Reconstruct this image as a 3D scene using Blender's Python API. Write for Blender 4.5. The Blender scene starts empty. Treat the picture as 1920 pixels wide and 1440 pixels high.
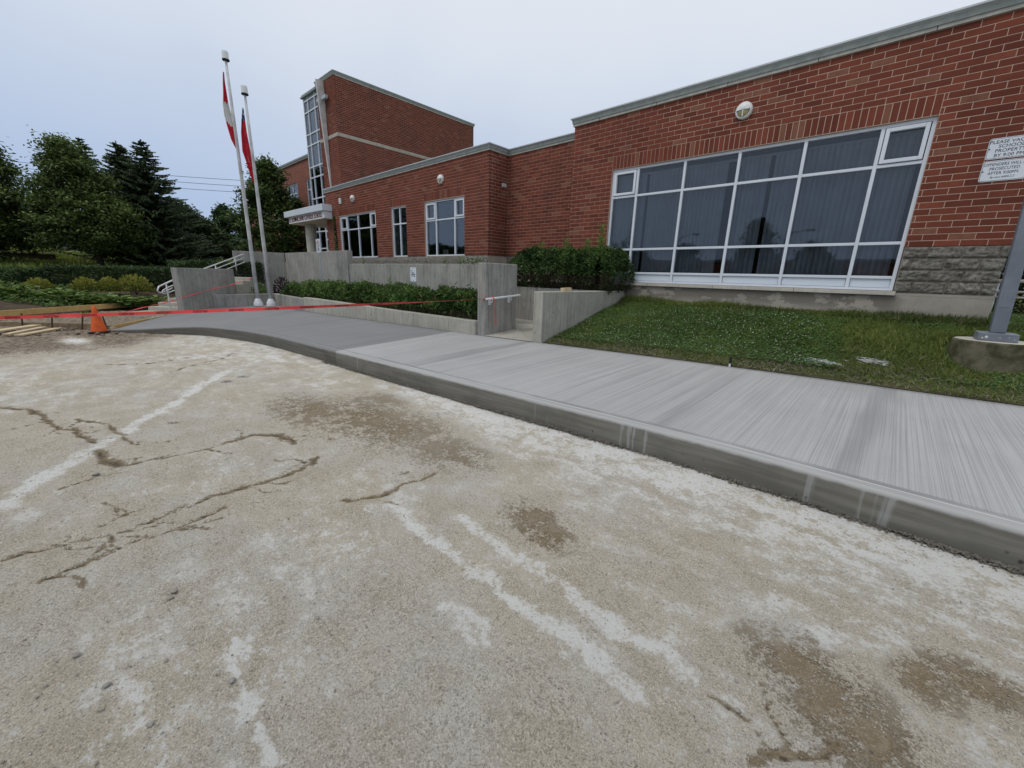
import bpy, math, random
import numpy as np
from mathutils import Matrix, Vector

random.seed(7)
rng = np.random.default_rng(11)
R = math.radians
scene = bpy.context.scene
COL = scene.collection

# ------------------------------------------------------------------ camera
EYE = 1.63
YAW, PITCH, ROLL = -0.74327502, -0.2623899, 0.02873186
FPX = 753.337                                   # focal length in pixels of a 1920 wide frame
fw = Vector((math.sin(YAW)*math.cos(PITCH), math.cos(YAW)*math.cos(PITCH), math.sin(PITCH)))
rt = Vector((math.cos(YAW), -math.sin(YAW), 0))
up = rt.cross(fw)
rt2 = math.cos(ROLL)*rt + math.sin(ROLL)*up
up2 = -math.sin(ROLL)*rt + math.cos(ROLL)*up
cam_data = bpy.data.cameras.new('camera')
cam_data.sensor_width = 36.0
cam_data.lens = FPX/1920*36.0
cam_data.clip_end = 3000
cam_data.clip_start = 0.05
cam = bpy.data.objects.new('camera', cam_data)
COL.objects.link(cam)
m = Matrix((rt2, up2, -fw)).transposed().to_4x4()
m.translation = (0, 0, EYE)
cam.matrix_world = m
scene.camera = cam
scene.render.resolution_x = 1024
scene.render.resolution_y = 768

# ------------------------------------------------------------------ sky, sun, exposure
SUN_EL, SUN_AZ = R(58), R(200)                  # azimuth clockwise from +Y
world = bpy.data.worlds.new('World')
scene.world = world
world.use_nodes = True
nt = world.node_tree
nt.nodes.clear()
wo = nt.nodes.new('ShaderNodeOutputWorld')
bg = nt.nodes.new('ShaderNodeBackground')
sky = nt.nodes.new('ShaderNodeTexSky')
sky.sky_type = 'NISHITA'
sky.sun_disc = False
sky.sun_elevation = SUN_EL
sky.sun_rotation = SUN_AZ
sky.air_density = 1.0
sky.dust_density = 1.0
tc = nt.nodes.new('ShaderNodeTexCoord')
sep = nt.nodes.new('ShaderNodeSeparateXYZ')
nt.links.new(tc.outputs['Generated'], sep.inputs[0])
cn = nt.nodes.new('ShaderNodeTexNoise')          # broad soft cloud deck, the same all round
cn.inputs['Scale'].default_value = 1.6
cn.inputs['Detail'].default_value = 4
nt.links.new(tc.outputs['Generated'], cn.inputs['Vector'])
wob = nt.nodes.new('ShaderNodeMath'); wob.operation = 'MULTIPLY_ADD'
nt.links.new(cn.outputs['Fac'], wob.inputs[0]); wob.inputs[1].default_value = 0.30; wob.inputs[2].default_value = -0.15
addz = nt.nodes.new('ShaderNodeMath'); addz.operation = 'ADD'
nt.links.new(sep.outputs['Z'], addz.inputs[0]); nt.links.new(wob.outputs[0], addz.inputs[1])
cr = nt.nodes.new('ShaderNodeValToRGB')          # overcast deck: paler towards the zenith, bluer low down
els = cr.color_ramp.elements
els[0].position = 0.0; els[0].color = (0.36, 0.47, 0.68, 1)
els[1].position = 1.0; els[1].color = (0.90, 0.93, 0.94, 1)
for p, c in ((0.12, (0.40, 0.50, 0.69, 1)), (0.28, (0.53, 0.605, 0.735, 1)), (0.42, (0.67, 0.72, 0.80, 1)), (0.60, (0.765, 0.80, 0.845, 1))):
    e = els.new(p); e.color = c
nt.links.new(addz.outputs[0], cr.inputs[0])
mixw = nt.nodes.new('ShaderNodeMix'); mixw.data_type = 'RGBA'
mixw.inputs[0].default_value = 0.93
sc_ = nt.nodes.new('ShaderNodeMix'); sc_.data_type = 'RGBA'; sc_.blend_type = 'MULTIPLY'; sc_.inputs[0].default_value = 1
nt.links.new(sky.outputs[0], sc_.inputs[6]); sc_.inputs[7].default_value = (0.09, 0.09, 0.09, 1)
nt.links.new(sc_.outputs[2], mixw.inputs[6]); nt.links.new(cr.outputs[0], mixw.inputs[7])
nt.links.new(mixw.outputs[2], bg.inputs[0]); bg.inputs[1].default_value = 1.0
nt.links.new(bg.outputs[0], wo.inputs[0])

sd = bpy.data.lights.new('sun', 'SUN')
sd.energy = 0.9; sd.angle = R(18); sd.color = (1.0, 0.96, 0.90)
sun = bpy.data.objects.new('sun', sd); COL.objects.link(sun)
sv = Vector((math.sin(SUN_AZ)*math.cos(SUN_EL), math.cos(SUN_AZ)*math.cos(SUN_EL), math.sin(SUN_EL)))
sun.rotation_euler = sv.to_track_quat('Z', 'Y').to_euler()
sun.location = (0, 0, 30)
vs = scene.view_settings
vs.view_transform = 'Standard'; vs.look = 'None'; vs.exposure = 0.15; vs.gamma = 1.0
vs.use_curve_mapping = False

# ------------------------------------------------------------------ helpers
def tag(o, label=None, cat=None, group=None, kind=None):
    if label: o['label'] = label
    if cat: o['category'] = cat
    if group: o['group'] = group
    if kind: o['kind'] = kind
    return o

WM = {}                                          # world matrices of the empties
def link(name, mesh, mats, parent=None, local=False):
    o = bpy.data.objects.new(name, mesh)
    COL.objects.link(o)
    if mats is not None and not mesh.materials:
        for mm in (mats if isinstance(mats, (list, tuple)) else [mats]):
            mesh.materials.append(mm)
    if parent is not None:
        o.parent = parent
        if not local: o.matrix_parent_inverse = WM.get(parent.name, Matrix()).inverted()
    return o

def empty(name, loc, label=None, cat=None, group=None):
    o = bpy.data.objects.new(name, None)
    COL.objects.link(o)
    o.location = loc
    o.empty_display_size = 0.3
    WM[o.name] = Matrix.Translation(Vector(loc))
    return tag(o, label, cat, group)

class MB:
    def __init__(s): s.v = []; s.f = []; s.m = []; s.t = []
    def add(s, vs, fs, mi=0, t=0.5):
        b = len(s.v); s.v += [tuple(p) for p in vs]
        s.f += [tuple(i+b for i in f) for f in fs]; s.m += [mi]*len(fs); s.t += [t]*len(vs)
        return s
    def box(s, x0, x1, y0, y1, z0, z1, mi=0, t=0.5, skip=()):
        vs = [(x0,y0,z0),(x1,y0,z0),(x1,y1,z0),(x0,y1,z0),(x0,y0,z1),(x1,y0,z1),(x1,y1,z1),(x0,y1,z1)]
        F = dict(b=(0,3,2,1), t=(4,5,6,7), f=(0,1,5,4), r=(1,2,6,5), k=(2,3,7,6), l=(3,0,4,7))
        return s.add(vs, [F[k] for k in F if k not in skip], mi, t)
    def obox(s, a, b, w, h, mi=0, t=0.5, upv=(0,0,1)):
        """bar from a to b with width w (sideways) and height h"""
        a = Vector(a); b = Vector(b); d = (b-a).normalized()
        sd_ = d.cross(Vector(upv))
        if sd_.length < 1e-4: sd_ = Vector((1,0,0))
        sd_.normalize(); u = sd_.cross(d)
        vs = []
        for p in (a, b):
            for i, j in ((-1,-1),(1,-1),(1,1),(-1,1)):
                vs.append(p + sd_*(w/2*i) + u*(h/2*j))
        return s.add(vs, [(0,1,2,3),(7,6,5,4),(0,4,5,1),(1,5,6,2),(2,6,7,3),(3,7,4,0)], mi, t)
    def tube(s, pts, r, n=8, mi=0, t=0.5, cap=True):
        pts = [Vector(p) for p in pts]
        rs = r if isinstance(r, (list, tuple)) else [r]*len(pts)
        vs = []; ref = None
        for i, p in enumerate(pts):
            d = (pts[min(i+1, len(pts)-1)]-pts[max(i-1, 0)]).normalized()
            if ref is None:
                ref = d.orthogonal().normalized()
            ref = (ref - d*ref.dot(d)); ref.normalize()
            o_ = d.cross(ref)
            for k in range(n):
                a = 2*math.pi*k/n
                vs.append(p + (ref*math.cos(a)+o_*math.sin(a))*rs[i])
        fs = []
        for i in range(len(pts)-1):
            for k in range(n):
                fs.append((i*n+k, i*n+(k+1)%n, (i+1)*n+(k+1)%n, (i+1)*n+k))
        if cap:
            fs.append(tuple(reversed(range(n)))); fs.append(tuple(range((len(pts)-1)*n, len(pts)*n)))
        return s.add(vs, fs, mi, t)
    def prism(s, poly, z0, z1, mi=0, t=0.5):
        n = len(poly)
        vs = [(x, y, z0) for x, y in poly]+[(x, y, z1) for x, y in poly]
        fs = [tuple(reversed(range(n))), tuple(range(n, 2*n))]+[(i, (i+1)%n, n+(i+1)%n, n+i) for i in range(n)]
        return s.add(vs, fs, mi, t)
    def lathe(s, prof, c, n=24, axis='Z', mi=0, t=0.5):
        vs = []
        for r, h in prof:
            for k in range(n):
                a = 2*math.pi*k/n
                if axis == 'Z': vs.append((c[0]+r*math.cos(a), c[1]+r*math.sin(a), c[2]+h))
                else: vs.append((c[0]+r*math.cos(a), c[1]-h, c[2]+r*math.sin(a)))
        fs = []
        for i in range(len(prof)-1):
            for k in range(n):
                fs.append((i*n+k, i*n+(k+1)%n, (i+1)*n+(k+1)%n, (i+1)*n+k))
        fs.append(tuple(reversed(range(n)))); fs.append(tuple(range((len(prof)-1)*n, len(prof)*n)))
        return s.add(vs, fs, mi, t)
    def build(s, name, mats, parent=None, smooth=False, bevel=0, tint=False, local=False):
        me = bpy.data.meshes.new(name)
        me.from_pydata(s.v, [], s.f)
        if any(s.m): me.polygons.foreach_set('material_index', s.m)
        if smooth: me.polygons.foreach_set('use_smooth', [True]*len(s.f))
        if tint:
            a = me.attributes.new('tint', 'FLOAT', 'POINT'); a.data.foreach_set('value', s.t)
        me.update()
        o = link(name, me, mats, parent, local)
        if bevel:
            b = o.modifiers.new('bevel', 'BEVEL'); b.width = bevel; b.segments = 2; b.limit_method = 'ANGLE'
        return o

def big_mesh(name, verts, quads, mats, parent=None, attrs=None, smooth=False, local=False):
    """fast mesh from numpy: verts Nx3, faces Mx3 or Mx4"""
    me = bpy.data.meshes.new(name)
    n = len(verts); mth, k = quads.shape
    me.vertices.add(n); me.vertices.foreach_set('co', np.asarray(verts, np.float32).ravel())
    me.loops.add(mth*k); me.loops.foreach_set('vertex_index', quads.astype(np.int32).ravel())
    me.polygons.add(mth); me.polygons.foreach_set('loop_start', np.arange(0, mth*k, k, dtype=np.int32))
    me.polygons.foreach_set('loop_total', np.full(mth, k, np.int32))
    if smooth: me.polygons.foreach_set('use_smooth', np.ones(mth, bool))
    for an, val in (attrs or {}).items():
        a = me.attributes.new(an, 'FLOAT', 'POINT'); a.data.foreach_set('value', np.asarray(val, np.float32))
    me.update(calc_edges=True); me.validate()
    return link(name, me, mats, parent, local)

def vnoise(x, y, scale, seed=0):
    """smooth value noise on the plane"""
    r_ = np.random.default_rng(seed); T = r_.random((256, 256))
    u = np.asarray(x)*scale; v = np.asarray(y)*scale
    i = np.floor(u).astype(int); j = np.floor(v).astype(int); a = u-i; b = v-j
    a = a*a*(3-2*a); b = b*b*(3-2*b)
    g = lambda p, q: T[p % 256, q % 256]
    return (g(i, j)*(1-a)+g(i+1, j)*a)*(1-b)+(g(i, j+1)*(1-a)+g(i+1, j+1)*a)*b

# ------------------------------------------------------------------ materials
class NT:
    def __init__(s, name):
        s.mat = bpy.data.materials.new(name); s.mat.use_nodes = True
        s.t = s.mat.node_tree; s.t.nodes.clear()
        s.out = s.n('OutputMaterial'); s.b = s.n('BsdfPrincipled')
        s.l(s.b.outputs[0], s.out.inputs[0])
        s.geo = None
    def n(s, kind, **kw):
        nd = s.t.nodes.new('ShaderNode'+kind)
        for k, v in kw.items(): setattr(nd, k, v)
        return nd
    def l(s, a, b): s.t.links.new(a, b)
    def set(s, sock, v):
        if hasattr(v, 'is_output') or isinstance(v, bpy.types.NodeSocket): s.l(v, sock)
        else: sock.default_value = v
    def pos(s, scale=(1,1,1), rot=(0,0,0)):
        if s.geo is None: s.geo = s.n('NewGeometry')
        mp = s.n('Mapping'); s.l(s.geo.outputs['Position'], mp.inputs[0])
        mp.inputs['Scale'].default_value = scale; mp.inputs['Rotation'].default_value = rot
        return mp.outputs[0]
    def noise(s, scale, detail=4, vec=None, rough=0.55, dist=0.0):
        nd = s.n('TexNoise'); nd.inputs['Scale'].default_value = scale; nd.inputs['Detail'].default_value = detail
        nd.inputs['Roughness'].default_value = rough; nd.inputs['Distortion'].default_value = dist
        s.l(vec if vec is not None else s.pos(), nd.inputs['Vector']); return nd.outputs['Fac']
    def voro(s, scale, vec=None, feature='F1', out='Distance'):
        nd = s.n('TexVoronoi'); nd.feature = feature; nd.inputs['Scale'].default_value = scale
        s.l(vec if vec is not None else s.pos(), nd.inputs['Vector']); return nd.outputs[out]
    def attr(s, name):
        nd = s.n('Attribute'); nd.attribute_name = name; return nd.outputs['Fac']
    def math(s, op, a, b=0.0, c=0.0, clamp=False):
        nd = s.n('Math'); nd.operation = op; nd.use_clamp = clamp
        s.set(nd.inputs[0], a); s.set(nd.inputs[1], b); s.set(nd.inputs[2], c); return nd.outputs[0]
    def ss(s, v, lo, hi, a=0.0, b=1.0):
        nd = s.n('MapRange'); nd.interpolation_type = 'SMOOTHSTEP'
        s.set(nd.inputs[0], v); s.set(nd.inputs[1], lo); s.set(nd.inputs[2], hi); s.set(nd.inputs[3], a); s.set(nd.inputs[4], b)
        return nd.outputs[0]
    def mix(s, f, a, b, blend='MIX'):
        nd = s.n('Mix'); nd.data_type = 'RGBA'; nd.blend_type = blend
        for k, v in ((6, a), (7, b)):
            if isinstance(v, tuple) and len(v) == 3: v = v+(1,)
            s.set(nd.inputs[k], v)
        s.set(nd.inputs[0], f); return nd.outputs[2]
    def bump(s, h, strength=0.3, dist=0.01):
        nd = s.n('Bump'); nd.inputs['Strength'].default_value = strength; nd.inputs['Distance'].default_value = dist
        s.l(h, nd.inputs['Height']); s.l(nd.outputs[0], s.b.inputs['Normal']); return nd
    def fin(s, col, rough=0.8, spec=0.3, metal=0.0):
        if isinstance(col, tuple) and len(col) == 3: col = col+(1,)
        s.set(s.b.inputs['Base Color'], col); s.set(s.b.inputs['Roughness'], rough)
        s.b.inputs['Specular IOR Level'].default_value = spec; s.b.inputs['Metallic'].default_value = metal
        return s.mat

def plain(name, c1, c2=None, scale=6, rough=0.6, spec=0.3, metal=0.0, bump=0.0, bscale=60):
    t = NT(name)
    c2 = c2 or tuple(0.82*x for x in c1)
    col = t.mix(t.ss(t.noise(scale, 5), 0.3, 0.7), c1, c2)
    if bump: t.bump(t.noise(bscale, 3), bump, 0.004)
    return t.fin(col, rough, spec, metal)

# brick: one red-brown clay, each brick its own shade ('tint')
def brick_mat():
    t = NT('brick_clay')
    a = t.attr('tint')
    c = t.mix(a, (0.122, 0.034, 0.021), (0.235, 0.067, 0.040))
    c = t.mix(t.ss(a, 0.93, 1.0), c, (0.215, 0.095, 0.062))
    c = t.mix(t.ss(t.noise(9, 4), 0.35, 0.8, 0, 0.45), c, (0.105, 0.032, 0.023))
    c = t.mix(t.ss(t.noise(240, 2), 0.55, 0.8, 0, 0.5), c, (0.13, 0.04, 0.03))
    c = t.mix(t.ss(t.noise(1.0, 5, t.pos((1.4, 1.4, .35)), .6), .5, .72, 0, .4), c, (0.075, 0.03, 0.022))
    t.bump(t.noise(180, 3), 0.5, 0.003)
    return t.fin(c, 0.88, 0.2)
def mortar_mat():
    t = NT('mortar')
    c = t.mix(t.noise(14, 4), (0.43, 0.30, 0.235), (0.54, 0.39, 0.31))
    t.bump(t.noise(300, 2), 0.4, 0.002)
    return t.fin(c, 0.95, 0.1)
def far_brick_mat():
    t = NT('far_brick')
    sp = t.n('SeparateXYZ'); t.l(t.pos(), sp.inputs[0])
    cb = t.n('CombineXYZ'); t.l(sp.outputs[0], cb.inputs[0]); t.l(sp.outputs[2], cb.inputs[1])
    bt = t.n('TexBrick'); t.l(cb.outputs[0], bt.inputs['Vector'])
    for k, v in (('Color1', (0.165, 0.045, 0.03, 1)), ('Color2', (0.23, 0.066, 0.042, 1)), ('Mortar', (0.50, 0.34, 0.26, 1))): bt.inputs[k].default_value = v
    bt.inputs['Scale'].default_value = 1; bt.inputs['Mortar Size'].default_value = 0.006
    bt.inputs['Brick Width'].default_value = 0.3; bt.inputs['Row Height'].default_value = 0.1
    return t.fin(bt.outputs[0], 0.9, 0.2)
def concrete_mat(name, c1, c2, stain=0.5, pits=True, boards=0.0):
    t = NT(name)
    c = t.mix(t.ss(t.noise(1.3, 5), 0.3, 0.7), c1, c2)
    st = t.noise(1.0, 5, t.pos((5.5, 5.5, 0.35)), 0.6)
    c = t.mix(t.ss(st, 0.5, 0.75, 0, stain*.55), c, tuple(0.45*x for x in c1))
    st2 = t.noise(1.0, 5, t.pos((26, 26, 0.8)), 0.65)
    c = t.mix(t.ss(st2, 0.5, 0.68, 0, stain*0.75), c, tuple(0.42*x for x in c1))
    c = t.mix(t.ss(t.noise(5, 6, None, .7), 0.5, 0.66, 0, stain*.5), c, tuple(0.55*x for x in c1))
    c = t.mix(t.ss(t.noise(1.0, 5, t.pos((34, 34, 1.5), (0, 0, 1)), .65), 0.56, 0.7, 0, .45), c, tuple(min(.7, 1.35*x) for x in c2))
    c = t.mix(t.ss(t.noise(40, 3), 0.4, 0.75, 0, 0.35), c, tuple(0.7*x for x in c2))
    if pits:
        pv = t.voro(5.5)
        pm = t.math('MULTIPLY', t.ss(pv, 0.05, 0.11, 1, 0), t.ss(t.noise(2.3, 2), 0.48, 0.55))
        c = t.mix(t.math('MULTIPLY', pm, 0.8), c, (0.05, 0.05, 0.045))
    t.bump(t.noise(55, 5), 0.35, 0.006)
    return t.fin(c, 0.92, 0.2)

M = {}
M['brick'] = brick_mat(); M['mortar'] = mortar_mat(); M['far_brick'] = far_brick_mat()
M['concrete'] = concrete_mat('cast_concrete', (0.275, 0.27, 0.25), (0.37, 0.362, 0.335), 0.8)
M['concrete_pale'] = concrete_mat('cast_concrete_pale', (0.36, 0.35, 0.305), (0.45, 0.43, 0.375), 0.6)
M['sill'] = concrete_mat('sill_concrete', (0.44, 0.41, 0.36), (0.54, 0.51, 0.45), 0.25, pits=False)
M['band'] = plain('limestone_band', (0.45, 0.40, 0.34), (0.36, 0.32, 0.27), 3, 0.9)
M['white_frame'] = plain('white_aluminium', (0.66, 0.70, 0.76), (0.60, 0.64, 0.70), 2, 0.35, 0.45)
M['panel'] = plain('white_spandrel', (0.62, 0.68, 0.75), (0.57, 0.63, 0.70), 1.2, 0.3, 0.45)
M['grey_frame'] = plain('grey_aluminium', (0.42, 0.46, 0.48), (0.36, 0.40, 0.42), 3, 0.4, 0.5)
M['coping_light'] = plain('galvanised_coping', (0.55, 0.58, 0.60), (0.45, 0.48, 0.49), 2, 0.35, 0.5, 0.2)
M['coping_dark'] = plain('grey_green_fascia', (0.20, 0.225, 0.215), (0.27, 0.295, 0.28), 8, 0.5, 0.4)
M['coping_stone'] = plain('coping_soffit_stone', (0.40, 0.40, 0.37), (0.30, 0.30, 0.27), 9, 0.8)
M['rubber'] = plain('black_gasket', (0.012, 0.012, 0.013), None, 3, 0.6)
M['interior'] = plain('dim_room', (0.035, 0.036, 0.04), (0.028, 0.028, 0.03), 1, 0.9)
M['blind'] = plain('blind_fabric', (0.17, 0.185, 0.205), (0.14, 0.152, 0.17), 3, 0.8, 0.2)
M['steel_pale'] = plain('brushed_steel', (0.62, 0.60, 0.57), (0.46, 0.44, 0.42), 3, 0.5, 0.5, 0.1)
M['white_paint'] = plain('white_paint', (0.70, 0.71, 0.73), (0.60, 0.61, 0.63), 5, 0.45)
M['pole_paint'] = plain('weathered_white_pole', (0.62, 0.62, 0.62), (0.40, 0.40, 0.40), 3, 0.5)
M['black'] = plain('black_plastic', (0.02, 0.02, 0.02), None, 3, 0.5)
M['lens'] = plain('yellowed_lens', (0.36, 0.33, 0.17), (0.28, 0.25, 0.12), 8, 0.25, 0.5)
M['lamp_white'] = plain('lamp_casing_white', (0.74, 0.75, 0.75), (0.66, 0.66, 0.65), 6, 0.4)
M['sign_white'] = plain('sign_white', (0.70, 0.74, 0.80), (0.64, 0.68, 0.74), 2, 0.35)
M['sign_black'] = plain('sign_black', (0.015, 0.016, 0.02), None, 2, 0.5)
M['sign_red'] = plain('sign_red', (0.45, 0.02, 0.03), None, 3, 0.5)
M['letter_red'] = plain('letter_red', (0.16, 0.012, 0.02), None, 3, 0.5)
M['flag_red'] = plain('flag_red', (0.55, 0.022, 0.04), (0.42, 0.016, 0.03), 6, 0.8)
M['flag_white'] = plain('flag_white', (0.62, 0.62, 0.60), (0.5, 0.5, 0.48), 6, 0.8)
M['flag_blue'] = plain('flag_blue', (0.02, 0.03, 0.16), None, 6, 0.8)
M['tape_red'] = plain('tape_red', (0.80, 0.085, 0.075), (0.72, 0.06, 0.06), 5, 0.35, 0.5)
M['cone'] = plain('cone_orange', (0.72, 0.13, 0.025), (0.55, 0.09, 0.02), 9, 0.55)
M['lumber'] = plain('new_lumber', (0.56, 0.38, 0.16), (0.45, 0.29, 0.11), 7, 0.75)
M['lumber_pale'] = plain('pale_lumber', (0.58, 0.48, 0.32), (0.44, 0.34, 0.21), 7, 0.8)
M['lumber_old'] = plain('old_form_board', (0.26, 0.19, 0.11), (0.16, 0.12, 0.075), 9, 0.85)
M['rust_and_shade'] = plain('rusty_steel_and_shade', (0.06, 0.04, 0.03), (0.09, 0.05, 0.03), 20, 0.7)  # steel pins; also the dark of the shadow bars at the window heads
M['lamp_post'] = plain('grey_blue_post', (0.17, 0.19, 0.225), (0.135, 0.15, 0.18), 4, 0.5, 0.4, bump=0.1, bscale=200)
M['bark'] = plain('bark', (0.055, 0.042, 0.032), (0.03, 0.024, 0.02), 12, 0.95, 0.1, bump=0.5, bscale=30)
M['soil'] = plain('bed_soil', (0.055, 0.042, 0.03), (0.09, 0.07, 0.05), 6, 0.95, 0.1, bump=0.6, bscale=25)
M['roof'] = plain('flat_roof', (0.2, 0.2, 0.2), None, 2, 0.9)
M['cable'] = plain('cable', (0.05, 0.05, 0.055), None, 2, 0.6)
M['footing'] = plain('mossy_footing', (0.16, 0.145, 0.10), (0.055, 0.055, 0.032), 7, 0.95, 0.1, bump=0.5, bscale=40)
M['stone_grey'] = plain('pebble', (0.20, 0.19, 0.17), (0.30, 0.28, 0.25), 30, 0.9)

def glass_mat():
    t = NT('window_glass')
    t.t.nodes.remove(t.b)
    fr = t.n('Fresnel'); fr.inputs[0].default_value = 1.52
    k = t.math('MULTIPLY', fr.outputs[0], 0.95, clamp=True)
    tr = t.n('BsdfTransparent'); tr.inputs[0].default_value = (0.90, 0.93, 0.95, 1)
    gl = t.n('BsdfGlossy'); gl.inputs['Roughness'].default_value = 0.012; gl.inputs[0].default_value = (0.95, 0.96, 0.97, 1)
    wv = t.n('Bump'); wv.inputs['Strength'].default_value = 0.05; wv.inputs['Distance'].default_value = 0.02
    t.l(t.noise(1.3, 1), wv.inputs['Height']); t.l(wv.outputs[0], gl.inputs['Normal'])
    ms = t.n('MixShader'); t.l(k, ms.inputs[0]); t.l(tr.outputs[0], ms.inputs[1]); t.l(gl.outputs[0], ms.inputs[2])
    t.l(ms.outputs[0], t.out.inputs[0])
    return t.mat
M['glass'] = glass_mat()

def leaf_mat(name, dark, light, trans=0.25, accent=None):
    t = NT(name)
    a = t.attr('tint')
    c = t.mix(a, dark, light)
    if accent: c = t.mix(t.ss(a, 0.9, 0.97), c, accent)
    t.fin(c, 0.6, 0.25)
    tl = t.n('BsdfTranslucent'); t.l(c, tl.inputs[0])
    ms = t.n('MixShader'); ms.inputs[0].default_value = trans
    t.l(t.b.outputs[0], ms.inputs[1]); t.l(tl.outputs[0], ms.inputs[2]); t.l(ms.outputs[0], t.out.inputs[0])
    return t.mat
M['maple'] = leaf_mat('maple_leaf', (0.03, 0.056, 0.016), (0.165, 0.225, 0.06))
M['spruce'] = leaf_mat('spruce_needle', (0.024, 0.046, 0.024), (0.13, 0.185, 0.09), 0.15)
M['darkleaf'] = leaf_mat('dark_leaf', (0.018, 0.036, 0.015), (0.075, 0.12, 0.04))
M['entrance_leaf'] = leaf_mat('young_tree_leaf', (0.026, 0.05, 0.013), (0.12, 0.18, 0.045), 0.25, (0.20, 0.12, 0.06))
M['yew'] = leaf_mat('yew_sprig', (0.012, 0.030, 0.008), (0.075, 0.135, 0.03), 0.15)
M['twig'] = leaf_mat('dry_twig', (0.03, 0.02, 0.012), (0.085, 0.06, 0.045), 0.0)
M['grass'] = leaf_mat('grass_blade', (0.06, 0.092, 0.02), (0.235, 0.285, 0.07), 0.3)
M['drygrass'] = leaf_mat('dry_grass', (0.16, 0.14, 0.075), (0.38, 0.36, 0.26), 0.2)
M['clover'] = leaf_mat('clover_leaf', (0.045, 0.105, 0.025), (0.11, 0.21, 0.06), 0.25)
M['clover_flower'] = plain('clover_flower', (0.62, 0.64, 0.55), (0.5, 0.52, 0.44), 20, 0.8)
M['weed'] = leaf_mat('weed_leaf', (0.06, 0.12, 0.025), (0.22, 0.33, 0.09), 0.35)
M['hosta'] = leaf_mat('hosta_leaf', (0.045, 0.095, 0.02), (0.25, 0.34, 0.10), 0.3)
M['gold_shrub'] = leaf_mat('gold_shrub_leaf', (0.07, 0.11, 0.022), (0.38, 0.36, 0.07), 0.3)
M['burgundy'] = leaf_mat('burgundy_leaf', (0.02, 0.012, 0.014), (0.06, 0.03, 0.035), 0.2)
M['meadow_leaf'] = leaf_mat('meadow_leaf', (0.08, 0.125, 0.025), (0.27, 0.30, 0.07), 0.3, (0.55, 0.46, 0.06))

def lot_mat():
    t = NT('dusty_old_pavement')
    nA = t.noise(0.9, 6, None, 0.6); nM = t.noise(2.6, 7, t.pos((1, 1.5, 1)), 0.66); nB = t.noise(8, 7, None, 0.7); nC = t.noise(36, 6, None, 0.75); nD = t.noise(130, 4, None, 0.8)
    base = t.mix(t.ss(nA, 0.40, 0.60), (0.545, 0.49, 0.40), (0.55, 0.52, 0.47))
    base = t.mix(t.ss(nM, 0.44, 0.62, 0, 0.45), base, (0.43, 0.365, 0.27))
    base = t.mix(t.ss(nB, 0.50, 0.62, 0, 0.45), base, (0.38, 0.325, 0.24))
    base = t.mix(t.ss(nC, 0.50, 0.62, 0, 0.62), base, (0.25, 0.215, 0.16))
    base = t.mix(t.ss(nD, 0.50, 0.60, 0, 0.68), base, (0.165, 0.142, 0.108))
    base = t.mix(t.ss(t.noise(105, 4, t.pos((1, 1, 1), (0, 0, .7)), 0.8), 0.53, 0.62, 0, 0.8), base, (0.72, 0.68, 0.60))
    rag = t.math('ADD', t.math('ADD', t.math('MULTIPLY', t.math('SUBTRACT', nB, .5), 2.0), t.math('MULTIPLY', t.math('SUBTRACT', nC, .5), 2.0)), t.math('ADD', t.math('MULTIPLY', t.math('SUBTRACT', nD, .5), 1.3), t.math('MULTIPLY', t.math('SUBTRACT', nM, .5), -1.6)))
    w = t.attr('white')                                     # pale cement dust, ragged at every scale
    wm = t.ss(t.math('ADD', w, t.math('MULTIPLY', rag, 1.15)), 0.52, 0.92)
    base = t.mix(t.math('MULTIPLY', wm, 0.9), base, t.mix(nC, (0.64, 0.63, 0.60), (0.80, 0.80, 0.79)))
    b = t.attr('brown')                                     # damp brown soil: wets and darkens what is there
    bm = t.ss(t.math('ADD', b, t.math('MULTIPLY', rag, 0.75)), 0.24, 0.70)
    base = t.mix(bm, base, t.mix(1.0, base, (0.43, 0.375, 0.295), 'MULTIPLY'))
    bc = t.ss(t.math('ADD', b, t.math('MULTIPLY', rag, 0.35)), 0.62, 1.05)
    base = t.mix(t.math('MULTIPLY', bc, 0.75), base, t.mix(nC, (0.075, 0.056, 0.035), (0.15, 0.12, 0.08)))
    d = t.attr('dark')
    dm = t.ss(t.math('ADD', d, t.math('MULTIPLY', rag, 0.7)), 0.35, 0.75)
    base = t.mix(t.math('MULTIPLY', dm, 0.85), base, t.mix(nD, (0.04, 0.036, 0.03), (0.14, 0.13, 0.11)))
    mu = t.attr('mud')
    mm = t.ss(t.math('ADD', mu, t.math('MULTIPLY', rag, 0.7)), 0.35, 0.65)
    base = t.mix(t.math('MULTIPLY', mm, 0.94), base, t.mix(t.ss(nB, .42, .58), (0.12, 0.092, 0.066), (0.27, 0.22, 0.168)))
    pv = t.voro(30)
    pm = t.math('MULTIPLY', t.ss(pv, 0.07, 0.19, 1, 0), t.ss(t.noise(6, 3), 0.50, 0.58))
    base = t.mix(t.math('MULTIPLY', pm, 0.65), base, (0.10, 0.092, 0.08))
    pv2 = t.voro(60)
    pm2 = t.math('MULTIPLY', t.ss(pv2, 0.08, 0.18, 1, 0), t.ss(t.noise(4, 3, t.pos((1, 1, 1), (0, 0, 1.1))), 0.47, 0.55))
    base = t.mix(t.math('MULTIPLY', pm2, 0.75), base, (0.60, 0.58, 0.54))
    h = t.math('ADD', t.math('ADD', nC, t.math('MULTIPLY', nD, .6)), t.math('MULTIPLY', t.math('ADD', bc, dm), -0.3))
    t.bump(h, 1.0, 0.018)
    return t.fin(base, 0.95, 0.12)
M['lot'] = lot_mat()

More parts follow.
